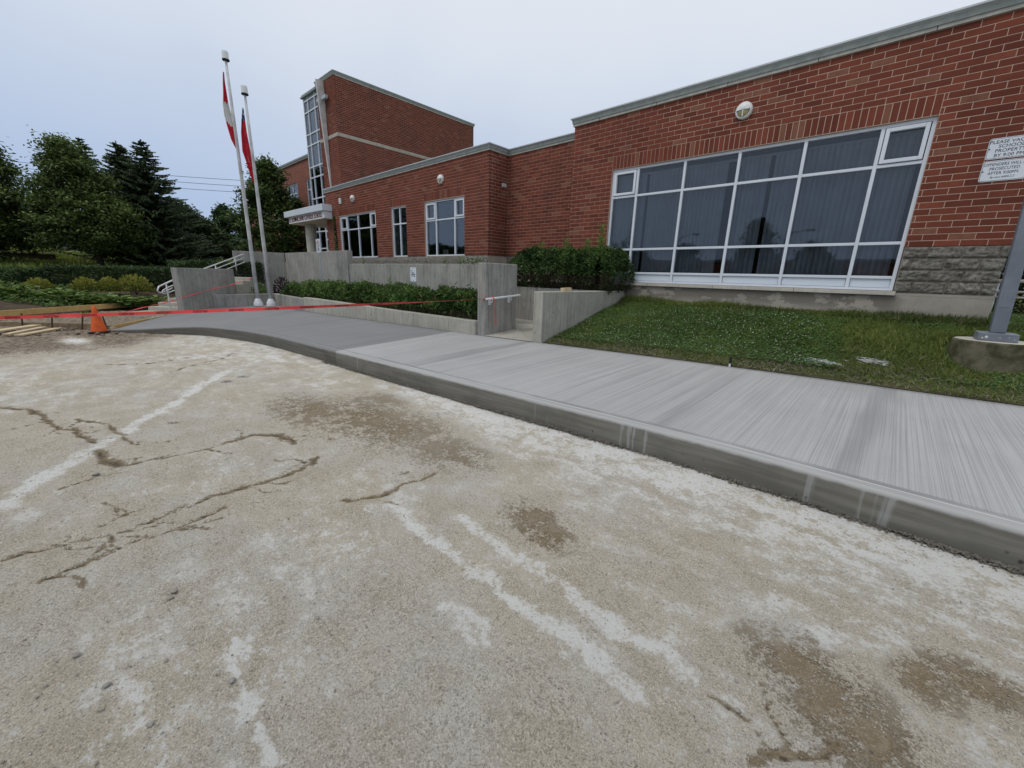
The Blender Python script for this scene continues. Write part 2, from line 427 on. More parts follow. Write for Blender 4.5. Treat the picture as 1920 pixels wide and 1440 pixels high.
def walk_mat(name, c1, c2, dark, amount):
    """broomed concrete: streaks run across the walk; su/sv are metres along and across"""
    t = NT(name)
    cb = t.n('CombineXYZ')
    u = t.attr('su'); v = t.attr('sv')
    t.l(u, cb.inputs[0]); t.l(v, cb.inputs[1])
    def st(scale, det=4):
        mp = t.n('Mapping'); t.l(cb.outputs[0], mp.inputs[0]); mp.inputs['Scale'].default_value = scale
        return t.noise(1.0, det, mp.outputs[0], 0.6)
    c = t.mix(t.ss(t.noise(0.7, 5), 0.35, 0.7), c1, c2)
    c = t.mix(t.ss(st((1.9, 0.12, 1), 3), 0.52, 0.70, 0, amount*1.0), c, dark)
    c = t.mix(t.ss(st((46, 0.2, 1), 2), 0.50, 0.62, 0, amount*0.35), c, dark)
    fine = st((105, 0.3, 1), 2)
    c = t.mix(t.ss(fine, 0.50, 0.57, 0, amount*0.62), c, dark)
    c = t.mix(t.ss(t.noise(38, 4), 0.55, 0.75, 0, amount*0.35), c, dark)
    # tooled strip along the kerb edge: smooth with a thin groove and a pale ridge
    strip = t.ss(v, 0.145, 0.155, 1, 0)
    sc2 = t.mix(t.ss(st((0.8, 30, 1), 3), 0.35, 0.65), tuple(0.97*x for x in c1), tuple(0.72*x for x in c1))
    c = t.mix(strip, c, sc2)
    damp = t.math('MULTIPLY', t.ss(v, 0.10, 0.112, 0, 1), t.ss(v, 0.165, 0.19, 1, 0))
    c = t.mix(t.math('MULTIPLY', damp, t.ss(st((1.2, 3, 1), 3), 0.35, 0.6, 0.2, 0.75)), c, dark)
    gr = t.math('MULTIPLY', t.ss(v, 0.096, 0.102, 0, 1), t.ss(v, 0.104, 0.110, 1, 0))
    c = t.mix(t.math('MULTIPLY', gr, 0.75), c, (0.66, 0.66, 0.65))
    h = t.math('MULTIPLY', fine, t.math('SUBTRACT', 1.0, strip))
    t.bump(h, 0.35, 0.006)
    return t.fin(c, 0.9, 0.2)
M['walk'] = walk_mat('broomed_concrete', (0.40, 0.40, 0.402), (0.355, 0.355, 0.357), (0.20, 0.20, 0.203), 0.62)
M['walk_fresh'] = walk_mat('fresh_concrete', (0.225, 0.228, 0.232), (0.20, 0.203, 0.207), (0.155, 0.157, 0.16), 0.45)

def kerb_mat(name, k):
    t = NT(name)
    cb = t.n('CombineXYZ'); t.l(t.attr('su'), cb.inputs[0]); t.l(t.attr('sv'), cb.inputs[1])
    def st(scale, det=4):
        mp = t.n('Mapping'); t.l(cb.outputs[0], mp.inputs[0]); mp.inputs['Scale'].default_value = scale
        return t.noise(1.0, det, mp.outputs[0], 0.6)
    v = t.attr('sv')                                         # negative down the face
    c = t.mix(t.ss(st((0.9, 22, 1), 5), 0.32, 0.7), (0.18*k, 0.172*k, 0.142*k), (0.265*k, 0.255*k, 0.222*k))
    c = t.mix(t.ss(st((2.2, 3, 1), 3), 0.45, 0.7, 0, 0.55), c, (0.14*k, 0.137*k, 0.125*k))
    # runs of pale laitance
    run = t.math('MULTIPLY', t.ss(st((11, 0.3, 1), 3), 0.58, 0.63), t.ss(st((0.8, 0.1, 1), 2), 0.52, 0.58))
    c = t.mix(t.math('MULTIPLY', run, 0.65 if k > .6 else 0.0), c, (0.36, 0.36, 0.36))
    if k > .6:
        jit = t.math('MULTIPLY', st((30, 4, 1), 2), .05)
        for u0, hw in ((6.25, .016), (6.17, .022), (6.12, .012), (6.0, .018), (4.695, .03), (4.39, .012), (4.25, .034)):
            dd = t.math('ABSOLUTE', t.math('SUBTRACT', t.math('ADD', t.attr('su'), jit), u0+.025))
            pulse = t.math('MULTIPLY', t.ss(dd, hw*.5, hw*1.15, 1, 0), t.ss(st((60, 3, 1), 3), 0.36, 0.56, .25, 1))
            c = t.mix(t.math('MULTIPLY', pulse, .5), c, (0.36, 0.36, 0.365))
    # pale tooled nose
    c = t.mix(t.ss(t.math('ADD', v, t.math('MULTIPLY', st((6, 6, 1), 3), 0.03)), -0.030, -0.004), c, (0.35 if k > .6 else .20, 0.35 if k > .6 else .20, 0.345 if k > .6 else .20))
    # honeycomb voids near the foot
    pv = t.voro(14, cb.outputs[0])
    pm = t.math('MULTIPLY', t.ss(pv, 0.10, 0.22, 1, 0), t.math('MULTIPLY', t.ss(v, -0.20, -0.13, 1, 0), t.ss(st((1.5, 1, 1), 2), 0.47, 0.55)))
    c = t.mix(t.math('MULTIPLY', pm, 0.9), c, (0.035, 0.033, 0.03))
    t.bump(st((14, 60, 1), 4), 0.3, 0.006)
    return t.fin(c, 0.75, 0.3)
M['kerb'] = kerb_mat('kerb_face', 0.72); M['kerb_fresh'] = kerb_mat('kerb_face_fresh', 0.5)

def found_mat():
    t = NT('parged_foundation')
    c = t.mix(t.ss(t.noise(2.2, 5), 0.35, 0.65), (0.36, 0.33, 0.28), (0.28, 0.26, 0.225))
    sp = t.n('SeparateXYZ'); t.l(t.pos(), sp.inputs[0])
    patch = t.noise(1.0, 5, t.pos((1.5, 1, 2.6)), 0.62)
    top = t.ss(sp.outputs[2], 1.12, 1.34)
    lef = t.ss(sp.outputs[0], -0.1, 0.25, 1, 0)
    c = t.mix(t.math('MULTIPLY', t.ss(patch, 0.47, 0.50), t.math('MULTIPLY', t.math('MULTIPLY', top, lef), 0.8)), c, (0.145, 0.13, 0.108))
    cr_ = t.math('ABSOLUTE', t.math('SUBTRACT', sp.outputs[2], t.math('MULTIPLY_ADD', t.noise(2.0, 4, t.pos((1, 0, 0))), 0.07, 1.10)))
    c = t.mix(t.math('MULTIPLY', t.ss(cr_, 0.004, 0.011, 1, 0), t.ss(sp.outputs[0], 0.2, 0.5, 1, 0)), c, (0.03, 0.026, 0.022))
    c = t.mix(t.ss(t.noise(50, 4), 0.5, 0.75, 0, 0.4), c, (0.22, 0.2, 0.17))
    t.bump(t.math('ADD', t.noise(30, 5), t.math('MULTIPLY', patch, 1.5)), 0.4, 0.01)
    return t.fin(c, 0.95, 0.15)
M['foundation'] = found_mat()

def stone_mat():
    t = NT('split_face_stone')
    a = t.attr('tint')
    c = t.mix(t.ss(t.noise(16, 6, None, 0.75), 0.40, 0.62), (0.18, 0.168, 0.14), (0.42, 0.40, 0.35))
    c = t.mix(t.math('MULTIPLY', a, 0.5), c, (0.20, 0.19, 0.165))
    t.bump(t.noise(26, 7, None, 0.75), 1.0, 0.06)
    return t.fin(c, 0.95, 0.15)
M['stone'] = stone_mat()

def ground_mat():
    t = NT('far_ground')
    c = t.mix(t.ss(t.noise(0.25, 6), 0.35, 0.65), (0.085, 0.115, 0.028), (0.16, 0.185, 0.05))
    c = t.mix(t.ss(t.noise(1.7, 5), 0.58, 0.7, 0, 0.5), c, (0.19, 0.17, 0.045))
    t.bump(t.noise(8, 6), 0.6, 0.05)
    return t.fin(c, 0.95, 0.1)
M['ground'] = ground_mat()
def lawn_mat():
    t = NT('lawn_thatch')
    c = t.mix(t.ss(t.noise(2.2, 5), 0.35, 0.65), (0.035, 0.06, 0.018), (0.06, 0.075, 0.028))
    c = t.mix(t.math('MULTIPLY', t.attr('edge'), 0.8), c, (0.10, 0.08, 0.05))
    t.bump(t.noise(60, 4), 0.6, 0.02)
    return t.fin(c, 0.95, 0.1)
M['lawn'] = lawn_mat()

# ================================================================== THE SETTING
def catmull(P, n):
    P = np.array(P, float); L = len(P); out = []
    for i in range(L-1):
        p0, p1, p2, p3 = P[max(i-1, 0)], P[i], P[i+1], P[min(i+2, L-1)]
        for k in range(n):
            t = k/n
            out.append(0.5*((2*p1)+(-p0+p2)*t+(2*p0-5*p1+4*p2-p3)*t*t+(-p0+3*p1-3*p2+p3)*t**3))
    out.append(P[-1]); return np.array(out)

# ---- far ground: one sheet to the horizon, rising behind the planting bed on the left
BED_P = np.array((-20.4, 0.45)); BED_D = np.array((-0.55, 0.835)); BED_N = np.array((-0.835, -0.55))
def bed_s(x, y): return (x-BED_P[0])*BED_N[0]+(y-BED_P[1])*BED_N[1]
def ground_h(x, y):
    s = bed_s(x, y)
    h = np.interp(s, [-1, 0, 0.25, 2.5, 6, 15, 40, 80, 400], [-0.06, -0.06, 0.08, 0.45, 0.9, 1.5, 2.9, 3.8, 5.0])
    right = np.clip((np.asarray(x)-2.2)/1.5, 0, 1)*np.clip((np.asarray(y)-9.0)/2.0, 0, 1)
    return h+right*0.95
gx = np.unique(np.concatenate([np.linspace(-900, -120, 14), np.linspace(-120, -44, 39), np.linspace(-44, -14, 61), np.linspace(-14, 20, 35), np.linspace(20, 900, 18)]))
gy = np.unique(np.concatenate([np.linspace(-900, -60, 14), np.linspace(-60, -12, 17), np.linspace(-12, 16, 57), np.linspace(16, 80, 17), np.linspace(80, 900, 14)]))
GX, GY = np.meshgrid(gx, gy, indexing='ij')
GZ = ground_h(GX, GY)
def grid_faces(nx, ny):
    i = np.arange(nx-1)[:, None]*ny+np.arange(ny-1)[None, :]
    return np.stack([i, i+ny, i+ny+1, i+1], -1).reshape(-1, 4)
o = big_mesh('ground', np.stack([GX, GY, GZ], -1).reshape(-1, 3), grid_faces(len(gx), len(gy)), M['ground'], smooth=True)
tag(o, 'green far ground rising to a meadow behind the trees', kind='structure')

# ---- parking lot: dusty old pavement with soil-filled cracks, cement dust and stains
FRONT = [(4.5, 3.78), (0.9, 3.64), (-1.0, 3.60), (-3.1, 3.42), (-5.97, 3.16), (-7.86, 2.98), (-9.7, 2.80), (-11.0, 2.53), (-12.2, 2.08), (-12.8, 1.60), (-13.5, 1.05), (-13.95, 0.75), (-14.3, 0.55)]
BACK = [(4.5, 7.78), (0.9, 7.42), (-1.0, 7.2), (-3.1, 6.87), (-6.3, 6.30), (-8.4, 5.99), (-10.3, 5.76), (-12.3, 5.48), (-15.0, 5.29), (-17.73, 5.42), (-17.45, 3.4), (-16.7, 2.3), (-14.42, 0.64)]
HF = [.25, .25, .25, .25, .25, .25, .25, .245, .23, .19, .11, .07, .035]
HB = [.31, .31, .31, .31, .31, .31, .31, .31, .31, .30, .28, .20, .04]
FR = catmull(FRONT, 14); BK = catmull(BACK, 14)
hf = np.interp(np.linspace(0, 12, len(FR)), range(13), HF); hb = np.interp(np.linspace(0, 12, len(FR)), range(13), HB)

cracks = {  # brown soil-filled cracks: points, half width
 'a': ([(-7.36,-0.78),(-7.07,-0.61),(-6.85,-0.5),(-6.46,-0.42),(-6.08,-0.35),(-5.93,-0.29),(-5.84,-0.21),(-5.56,-0.17),(-5.26,-0.09)], .045),
 'b': ([(-6.23,-0.21),(-6.02,-0.07),(-5.83,0.03),(-5.48,0.07),(-5.14,0.13),(-4.91,0.19)], .03),
 'c': ([(-5.0,-0.08),(-4.79,-0.06),(-4.61,-0.02),(-4.47,0.04)], .085),
 'd': ([(-4.47,0.04),(-4.44,0.18),(-4.43,0.36),(-4.42,0.71),(-4.46,0.88)], .026),
 'd2': ([(-4.46,0.88),(-4.47,1.04),(-4.31,1.21),(-4.13,1.25),(-3.96,1.25)], .055),
 'e': ([(-4.28,-0.28),(-4.36,-0.15),(-4.44,0.03)], .022),
 'f': ([(-3.4,-0.53),(-3.38,-0.38),(-3.35,-0.24),(-3.3,-0.08),(-3.3,0.12),(-3.33,0.33)], .026),
 'f2': ([(-3.33,0.33),(-3.41,0.5),(-3.39,0.67),(-3.37,0.81),(-3.37,0.99),(-3.41,1.13),(-3.54,1.3)], .042),
 'g': ([(-3.02,-0.35),(-3.05,-0.24),(-3.09,-0.11),(-3.1,0.04),(-3.09,0.18),(-3.14,0.35),(-3.17,0.48)], .022),
 'h': ([(-2.69,1.12),(-2.57,1.25),(-2.56,1.37),(-2.58,1.62),(-2.52,1.84)], .036),
 'i': ([(-3.48,-0.18),(-3.5,-0.06),(-3.52,0.08)], .014),
 'j': ([(-0.06,1.35),(0.03,1.46),(0.11,1.57),(0.17,1.68)], .04),
 'k': ([(-8.2,0.9),(-8.6,1.2),(-8.9,1.7),(-9.4,2.0)], .03), 'l': ([(-9.5,0.2),(-9.2,0.7),(-9.4,1.3)], .03)}
streaks = [([(-4.17,-0.58),(-4.51,-0.46),(-5.09,-0.08),(-5.55,0.21),(-6.25,0.66),(-7.06,1.08),(-7.7,1.52)], .085),
 ([(-2.38,1.34),(-2.04,1.31),(-1.64,1.3),(-1.29,1.32),(-1.15,1.3),(-0.82,1.32),(-0.63,1.3),(-0.45,1.3)], .06),
 ([(-1.91,1.57),(-1.44,1.57),(-1.11,1.58),(-0.76,1.53),(-0.62,1.52),(-0.48,1.56),(-0.33,1.54)], .055),
 ([(-1.89,0.23),(-1.67,0.21),(-1.47,0.18)], .026), ([(-1.87,0.28),(-1.74,0.27)], .015), ([(-1.55,0.22),(-1.37,0.21),(-1.24,0.2)], .016),
 ([(-2.0,-0.1),(-1.8,-0.08),(-1.73,-0.11)], .035), ([(-1.36,1.04),(-1.19,1.04),(-1.11,1.04)], .05), ([(-0.13,2.01),(-0.01,2.11),(0.12,2.2)], .06)]
blots = [(-4.93,1.75,.95,.45),(-4.3,2.15,1.1,.6),(-3.65,2.22,.9,.6),(-2.95,2.2,.7,.4),(-4.6,2.6,.6,.3),(-1.57,1.97,.26,.2),(-1.38,1.88,.24,.16),(0.0,1.93,.24,.2),(0.14,1.84,.24,.24),(0.24,1.75,.2,.2),(0.42,2.22,.13,.17),(0.58,2.36,.18,.14)]
darks = [(-5.44,0.5,.10),(-7.02,1.36,.13),(-7.19,1.61,.10),(-3.39,-0.31,.09),(-3.3,-0.27,.07),(-2.74,1.68,.07)]
def seg_dist(x, y, pts):
    d = np.full(x.shape, 9.0)
    for (ax, ay), (bx, by) in zip(pts[:-1], pts[1:]):
        vx, vy = bx-ax, by-ay; L = vx*vx+vy*vy+1e-9
        t = np.clip(((x-ax)*vx+(y-ay)*vy)/L, 0, 1)
        d = np.minimum(d, np.hypot(x-ax-t*vx, y-ay-t*vy))
    return d
def steps(*a):
    return np.unique(np.concatenate([np.arange(a[i], a[i+2], a[i+1]) for i in range(0, len(a)-2, 2)]+[[a[-1]]]).round(4))
lx = steps(-60, 3, -24, .5, -21, .09, -9, .045, -5, .022, 1.3, .05, 2.5, .4, 6, 4, 60)
ly = steps(-70, 4, -6, .3, -1.6, .05, -.7, .022, 2.6, .022, 3.9, .12, 6.0)
LX, LY = np.meshgrid(lx, ly, indexing='ij')
wx = LX+(vnoise(LX, LY, 9, 1)-.5)*.06+(vnoise(LX, LY, 28, 2)-.5)*.025
wy = LY+(vnoise(LX, LY, 9, 3)-.5)*.06+(vnoise(LX, LY, 28, 4)-.5)*.025
brown = np.zeros_like(LX); dark = np.zeros_like(LX); white = np.zeros_like(LX)
for pts, w in cracks.values():
    d = seg_dist(wx, wy, pts)
    w = w*(.65+.8*vnoise(LX, LY, 3.3, 15))
    brown = np.maximum(brown, np.maximum(np.clip(1.12-d/(w*.78), 0, 1), np.clip(.40-d/(w*4), 0, 1)))
    dark = np.maximum(dark, np.clip(0.75-d/(w*.35), 0, 1))
crng = np.random.default_rng(5)
for pts, w in list(cracks.values()):
    for (ax0, ay0), (bx0, by0) in zip(pts[:-1], pts[1:]):
        if crng.random() < .75:
            f = crng.random(); p = np.array((ax0+(bx0-ax0)*f, ay0+(by0-ay0)*f)); a = math.atan2(by0-ay0, bx0-ax0)+crng.choice((-1, 1))*crng.uniform(.5, 1.3); br = [tuple(p)]
            for k in range(crng.integers(2, 5)):
                a += crng.normal(0, .45); p = p+np.array((math.cos(a), math.sin(a)))*crng.uniform(.05, .13); br.append(tuple(p))
            d = seg_dist(wx, wy, br)
            brown = np.maximum(brown, np.clip(.92-d/.022, 0, 1)*.9); dark = np.maximum(dark, np.clip(.62-d/.012, 0, 1))
for bx_, by_, ra, rb in blots:
    rr = np.hypot((wx-bx_)/ra, (wy-by_)/rb)
    brown = np.maximum(brown, np.clip(1.0-rr*.78, 0, 1)**.6*(.86 if bx_ > -.3 else .70))
for bx_, by_, r_ in darks:
    dark = np.maximum(dark, np.clip(.95-np.hypot(wx-bx_, wy-by_)/r_*.6, 0, 1)*.8)
for pts, w in streaks:
    white = np.maximum(white, np.clip((1.15 if w > .04 else 1.6)-seg_dist(wx, wy, pts)/w*(.66 if w > .04 else 1.0), 0, .90 if w > .052 else (.72 if w > .03 else 1.15)))
kd = LY-np.interp(LX, FR[::-1, 0], FR[::-1, 1])                 # distance to the kerb (negative on the lot)
kd = np.where(LX < -12.4, -3, kd)
white = np.maximum(white, np.clip(.98+kd/1.9, 0, 0.88)*np.clip((3.5-np.abs(LX+1))/2+1, .45, 1))
white = np.maximum(white, .13+.42*vnoise(LX, LY, .55, 8)*vnoise(LX, LY, 1.3, 9)+.25*np.clip((-5-LX)/4, 0, 1)+.10*np.clip((LY-1.2), 0, 1))
dark = np.maximum(dark, np.clip(1.0+(kd+.02)/(.05+.09*vnoise(LX, LY*0, 1.7, 12)), 0, 1)*(kd < .05)*(LX > -6.5)*.9)   # crumbled edge at the kerb foot
mud = np.clip((-10.2-LX-1.6*(LY-.6)*(LY > .6)*.9)/2.2, 0, 1)*.9
mud = np.maximum(mud, np.clip((-13-LX)/2, 0, 1))
pud = np.clip(1.2-np.hypot((wx+12.9)/1.1, (wy+.1-.12*(wx+12.9))/.34), 0, 1)
mud = mud*(1-.75*pud); white = np.maximum(white, pud*1.1)     # pale puddle of cement slurry
brown = brown*(mud < .5)
Z = (vnoise(LX, LY, .9, 21)-.5)*.012+(vnoise(LX, LY, 6, 22)-.5)*.006+(vnoise(LX, LY, 24, 23)-.5)*.004
Z = Z-brown*.008-dark*.008+mud*(vnoise(LX, LY, 3.5, 24)-.4)*.05+mud*(vnoise(LX, LY, 11, 25)-.5)*.03
Z = np.where((LX < -24) | (LY < -6) | (LX > 4), 0, Z)
o = big_mesh('parking_lot', np.stack([LX, LY, Z], -1).reshape(-1, 3), grid_faces(len(lx), len(ly)), M['lot'], smooth=True,
             attrs=dict(brown=brown.ravel(), dark=dark.ravel(), white=white.ravel(), mud=mud.ravel()))
tag(o, 'dusty cracked parking lot pavement with brown damp stains', kind='structure')

# ---- sidewalk with its kerb, cast in two pours
NV = 30
su = np.concatenate([[0], np.cumsum(np.hypot(*np.diff(FR, axis=0).T))])
def walk_piece(name, i0, i1, top_m, face_m, label):
    idx = np.arange(i0, i1+1)
    V = []; U = []; S = []
    for i in idx:
        f = FR[i]; b = BK[i]; d = b-f; L = np.hypot(*d); dn = d/L; h = hf[i]
        r = min(.03, h*.5)
        prof = [(0, -.05, -h-.02), (0, h*.35, -h*.65), (0, h-r, -.032), (r*.12, h-r*.45, -.02), (r*.45, h-r*.1, -.008), (r, h, 0.0)]
        for q, z, s_ in prof:
            V.append((f[0]+dn[0]*q, f[1]+dn[1]*q, z)); U.append(su[i]); S.append(s_)
        for k in range(1, NV+1):
            t = (k/NV)**1.5; q = r+(L-r)*t
            z = h+(hb[i]-h)*t
            if abs(q-.105) < .02: q = .105
            V.append((f[0]+dn[0]*q, f[1]+dn[1]*q, z)); U.append(su[i]); S.append(q)
        V.append((b[0], b[1], -.05)); U.append(su[i]); S.append(L)
    n = 6+NV+1
    Fq = grid_faces(len(idx), n)
    me_o = big_mesh(name, np.array(V), Fq[:, ::-1], [top_m, face_m], attrs=dict(su=U, sv=S), smooth=True)
    mi = np.tile(np.array([1]*5+[0]*(n-1-5)), len(idx)-1)
    me_o.data.polygons.foreach_set('material_index', mi.astype(np.int32))
    tag(me_o, label, kind='structure')
    return me_o
SPLIT = 64
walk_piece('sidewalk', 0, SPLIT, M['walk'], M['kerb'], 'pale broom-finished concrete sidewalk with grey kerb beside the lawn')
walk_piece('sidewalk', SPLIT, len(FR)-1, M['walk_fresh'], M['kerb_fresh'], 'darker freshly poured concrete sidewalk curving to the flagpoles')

# ---- lawn between sidewalk and building
def lawn_z(x, y):
    yb = np.interp(x, BK[::-1, 0][BK[::-1, 0].argsort()], BK[::-1, 1][BK[::-1, 0].argsort()]) if False else np.interp(x, [-8.4, -6.3, -3.1, -1, .9, 4.5, 12], [5.99, 6.30, 6.87, 7.2, 7.42, 7.78, 8.0])
    t = np.clip((y-yb)/(9.9-yb), 0, 1.6)
    z = .315+(1.05-.315)*np.clip(t*1.05-.05*np.sin(t*6.28), 0, 1.05)
    return z+(vnoise(x, y, 1.1, 31)-.5)*.05*np.clip(t*4, 0, 1)+(vnoise(x, y, 4, 32)-.5)*.02*np.clip(t*4, 0, 1), t, yb
ax_ = np.linspace(-5.2, 12, 150); at_ = np.linspace(0, 1, 46)
AX, AT = np.meshgrid(ax_, at_, indexing='ij')
YB = np.interp(AX, [-8.4, -6.3, -3.1, -1, .9, 4.5, 12], [5.99, 6.30, 6.87, 7.2, 7.42, 7.78, 8.0])
AYm = np.where(AX > 1.16, 14.0, 9.93)
AY = YB+(AYm-YB)*AT+.012
AZ, TT, _ = lawn_z(AX, AY)
edge = np.clip(1-(AY-YB)/.45, 0, 1)
lawn = big_mesh('lawn', np.stack([AX, AY, AZ], -1).reshape(-1, 3), grid_faces(150, 46), M['lawn'], attrs=dict(edge=edge.ravel()), smooth=True)
tag(lawn, 'sloping clover lawn between sidewalk and school wall', kind='structure')

# ---- ramp surface, raised entrance plaza, planter soil
mb = MB()
mb.add([(-6.60,6.20,.318),(-5.40,6.42,.318),(-5.40,8.90,.40),(-8.3,8.90,.42),(-8.3,7.78,.42),(-6.60,7.30,.385)], [(0,1,2,3,4,5)])
mb.add([(-8.3,7.78,.42),(-8.3,8.9,.42),(-22.5,8.9,1.95),(-22.5,7.78,1.95)], [(0,1,2,3)])
tag(mb.build('ramp', M['concrete_pale']), 'concrete ramp path rising between the retaining walls', kind='structure')
mb = MB(); mb.prism([(-60,7.8),(-22.5,7.8),(-22.5,16),(-60,16)], 0.0, 1.96)
tag(mb.build('entrance_plaza', M['concrete_pale']), 'raised concrete terrace at the school entrance', kind='structure')
mb = MB(); mb.prism([(-6.9,6.35),(-6.9,7.1),(-7.36,7.1),(-7.36,7.7),(-22.4,7.7),(-22.4,6.6),(-18.3,4.3),(-17.6,3.45),(-17.85,5.55),(-15.3,5.45),(-12.6,5.6),(-10.7,5.85),(-8.97,6.08)], .1, .5)
tag(mb.build('planter_soil', M['soil']), 'dark planting soil behind the low planter wall', kind='structure')
mb = MB(); mb.box(-22.4, -5.4, 9.1, 9.9, 0.2, 1.24)
tag(mb.build('bed_soil', M['soil']), 'soil of the raised bed against the brick wall', kind='structure')

# ================================================================== CONCRETE WALLS
def cwall(name, poly, z0, z1, label, cat='wall', mat='concrete', group=None, bevel=.012):
    mb = MB(); mb.prism(poly, z0, z1)
    o = mb.build(name, M[mat], bevel=bevel); tag(o, label, cat, group); return o
def strip_poly(pts, th):
    """closed outline of a wall of thickness th whose visible face follows pts (thickness to the left of travel)"""
    P = [Vector((p[0], p[1])) for p in pts]; off = []
    for i, p in enumerate(P):
        d = (P[min(i+1, len(P)-1)]-P[max(i-1, 0)]).normalized()
        off.append(p+Vector((-d.y, d.x))*th)
    return [tuple(p) for p in P]+[tuple(p) for p in reversed(off)]
# low planter wall along the walk, its top stepping with the fall of the walk
mb = MB()
pw = [(-6.86,6.16,.62),(-8.97,5.93,.645),(-10.7,5.70,.68),(-12.63,5.43,.735),(-14.4,5.26,.755)]
for (x0,y0,z0),(x1,y1,z1) in zip(pw[:-1], pw[1:]):
    g = .004
    a = Vector((x0,y0)); b = Vector((x1,y1)); d = (b-a).normalized(); nrm = Vector((d.y,-d.x)) if d.y*0-d.x > 0 else Vector((-d.y,d.x))
    nrm = Vector((0.12, 1)).normalized()
    a = a+d*g; b = b-d*g
    q = [a, b, b+nrm*.2, a+nrm*.2]
    vs = [(p.x,p.y,.05) for p in q]+[(q[0].x,q[0].y,z0),(q[1].x,q[1].y,z1),(q[2].x,q[2].y,z1),(q[3].x,q[3].y,z0)]
    mb.add(vs, [(0,1,2,3),(7,6,5,4),(0,4,5,1),(1,5,6,2),(2,6,7,3),(3,7,4,0)])
o = mb.build('planter_wall', M['concrete_pale'], bevel=.012)
tag(o, 'long low concrete planter wall edging the fresh sidewalk', 'wall')
cwall('planter_wall', [(-14.41,5.26),(-17.74,5.42),(-17.46,3.38),(-17.66,3.36),(-17.95,5.62),(-14.41,5.46)], .05, .705, 'short concrete planter wall behind the two flagpoles', mat='concrete')
cwall('end_wall', [(-6.86,6.24),(-6.82,6.20),(-6.64,6.20),(-6.60,6.24),(-6.60,7.26),(-6.86,7.26)], .1, 1.895, 'tall concrete end panel carrying the handrail at the ramp mouth', bevel=.018)
cwall('retaining_wall', [(-15.93,7.66),(-7.35,7.66),(-7.35,7.86),(-15.93,7.86)], .1, 1.905, 'long grey concrete retaining wall with a small notice on it')
cwall('retaining_wall', [(-22.6,7.62),(-15.95,7.62),(-15.95,7.85),(-22.6,7.85)], .1, 2.42, 'higher concrete retaining wall behind the no parking sign')
cwall('retaining_wall', [(-23.07,5.53),(-22.62,7.60),(-22.85,7.65),(-23.3,5.55)], .1, 2.42, 'cracked concrete retaining wall panel at the head of the stairs')
cwall('stair_wall', [(-16.75,2.42),(-18.2,4.3),(-18.37,4.17),(-16.92,2.29)], .05, 1.59, 'free-standing concrete stair wall beside the white handrail', bevel=.015)
cwall('ramp_wall', [(-5.40,6.46),(-5.16,6.46),(-5.16,9.88),(-5.40,9.88)], .1, 1.34, 'pale streaked concrete wall between ramp and lawn', mat='concrete_pale', bevel=.015)
cwall('ramp_wall', [(-15.9,8.9),(-5.42,8.9),(-5.42,9.08),(-15.9,9.08)], .1, 1.34, 'low concrete wall below the big yew hedge', bevel=.012)

# ================================================================== SCHOOL BUILDING
B = empty('school_building', (-10, 9.9, 1.0), 'red brick school with flat roofs, tall tower and wide windows', 'building')
WYF = 9.9
Z0, Z1 = 2.30, 5.50
bricks = []      # (axis, plane, u0, u1, z0, z1)
def brick_field(axis, plane, u0, u1, z0, z1, openings=(), soldiers=(), ends=0.0):
    nrow = int(round((z1-z0)/.1))
    for r in range(nrow):
        za = z0+r*.1; zb = za+.0875
        spans = [(u0+ends, u1)]
        for (a, b, c, d) in list(openings)+list(soldiers):
            if zb > c+.005 and za < d-.005:
                ns = []
                for (p, q) in spans:
                    if b <= p or a >= q: ns.append((p, q)); continue
                    if a-p > .02: ns.append((p, a-.005))
                    if q-b > .02: ns.append((b+.005, q))
                spans = ns
        for (p, q) in spans:
            k = math.floor((p-.15*(r % 2))/.3)
            u = k*.3+.15*(r % 2)
            while u < q:
                a = max(u, p); b = min(u+.2895, q)
                if b-a > .008: bricks.append((axis, plane, a, b, za, zb))
                u += .3
    for (a, b, c, d) in soldiers:
        n = int(round((b-a)/.1)); w = (b-a)/n
        for k in range(n): bricks.append((axis, plane, a+k*w+.006, a+(k+1)*w-.006, c+.002, d-.012))
def wall_slab(mb, axis, plane, u0, u1, z0, z1, openings=(), th=.25, rec=.004):
    """mortar body behind the bricks with real openings"""
    us = sorted({u0, u1}|{a for a, *_ in openings}|{b for _, b, *_ in openings})
    for p, q in zip(us[:-1], us[1:]):
        zs = [(z0, z1)]
        for (a, b, c, d) in openings:
            if a <= p+1e-6 and b >= q-1e-6:
                nz = []
                for (e, f) in zs:
                    if c > e: nz.append((e, min(c, f)))
                    if d < f: nz.append((max(d, e), f))
                zs = nz
        for (e, f) in zs:
            if f-e < .01: continue
            if axis == 'x': mb.box(p, q, plane+rec, plane+th, e, f)
            elif axis == 'y+': mb.box(plane-th, plane-rec, p, q, e, f)
            else: mb.box(plane+rec, plane+th, p, q, e, f)
BIG = (-5.86, -0.05, 1.56, 4.29)
W1 = (-21.28, -17.67, 2.30, 4.28); W2 = (-16.38, -15.24, 2.30, 4.28); W3 = (-13.98, -11.60, 2.30, 4.28)
def sold(w): return (w[0], w[1], 4.30, 4.60)
brick_field('x', WYF, -7.09, 1.16, Z0, Z1, [BIG], [sold(BIG)])
n_front = len(bricks)
brick_field('x', WYF, -22.7, -10.37, Z0, Z1, [W1, W2, W3], [sold(W1), sold(W2), sold(W3)])
brick_field('x', 10.8, -10.369, -7.09, Z0, Z1)
brick_field('y+', -10.37, WYF, 10.798, Z0, Z1, ends=.0205)
brick_field('y-', -7.09, WYF, 10.78, Z0, Z1, ends=.0205)
brick_field('y+', 1.16, WYF, 15.9, Z0, Z1, ends=.0205)
brick_field('y-', -22.7, WYF, 12.2, Z0, Z1, ends=.0205)
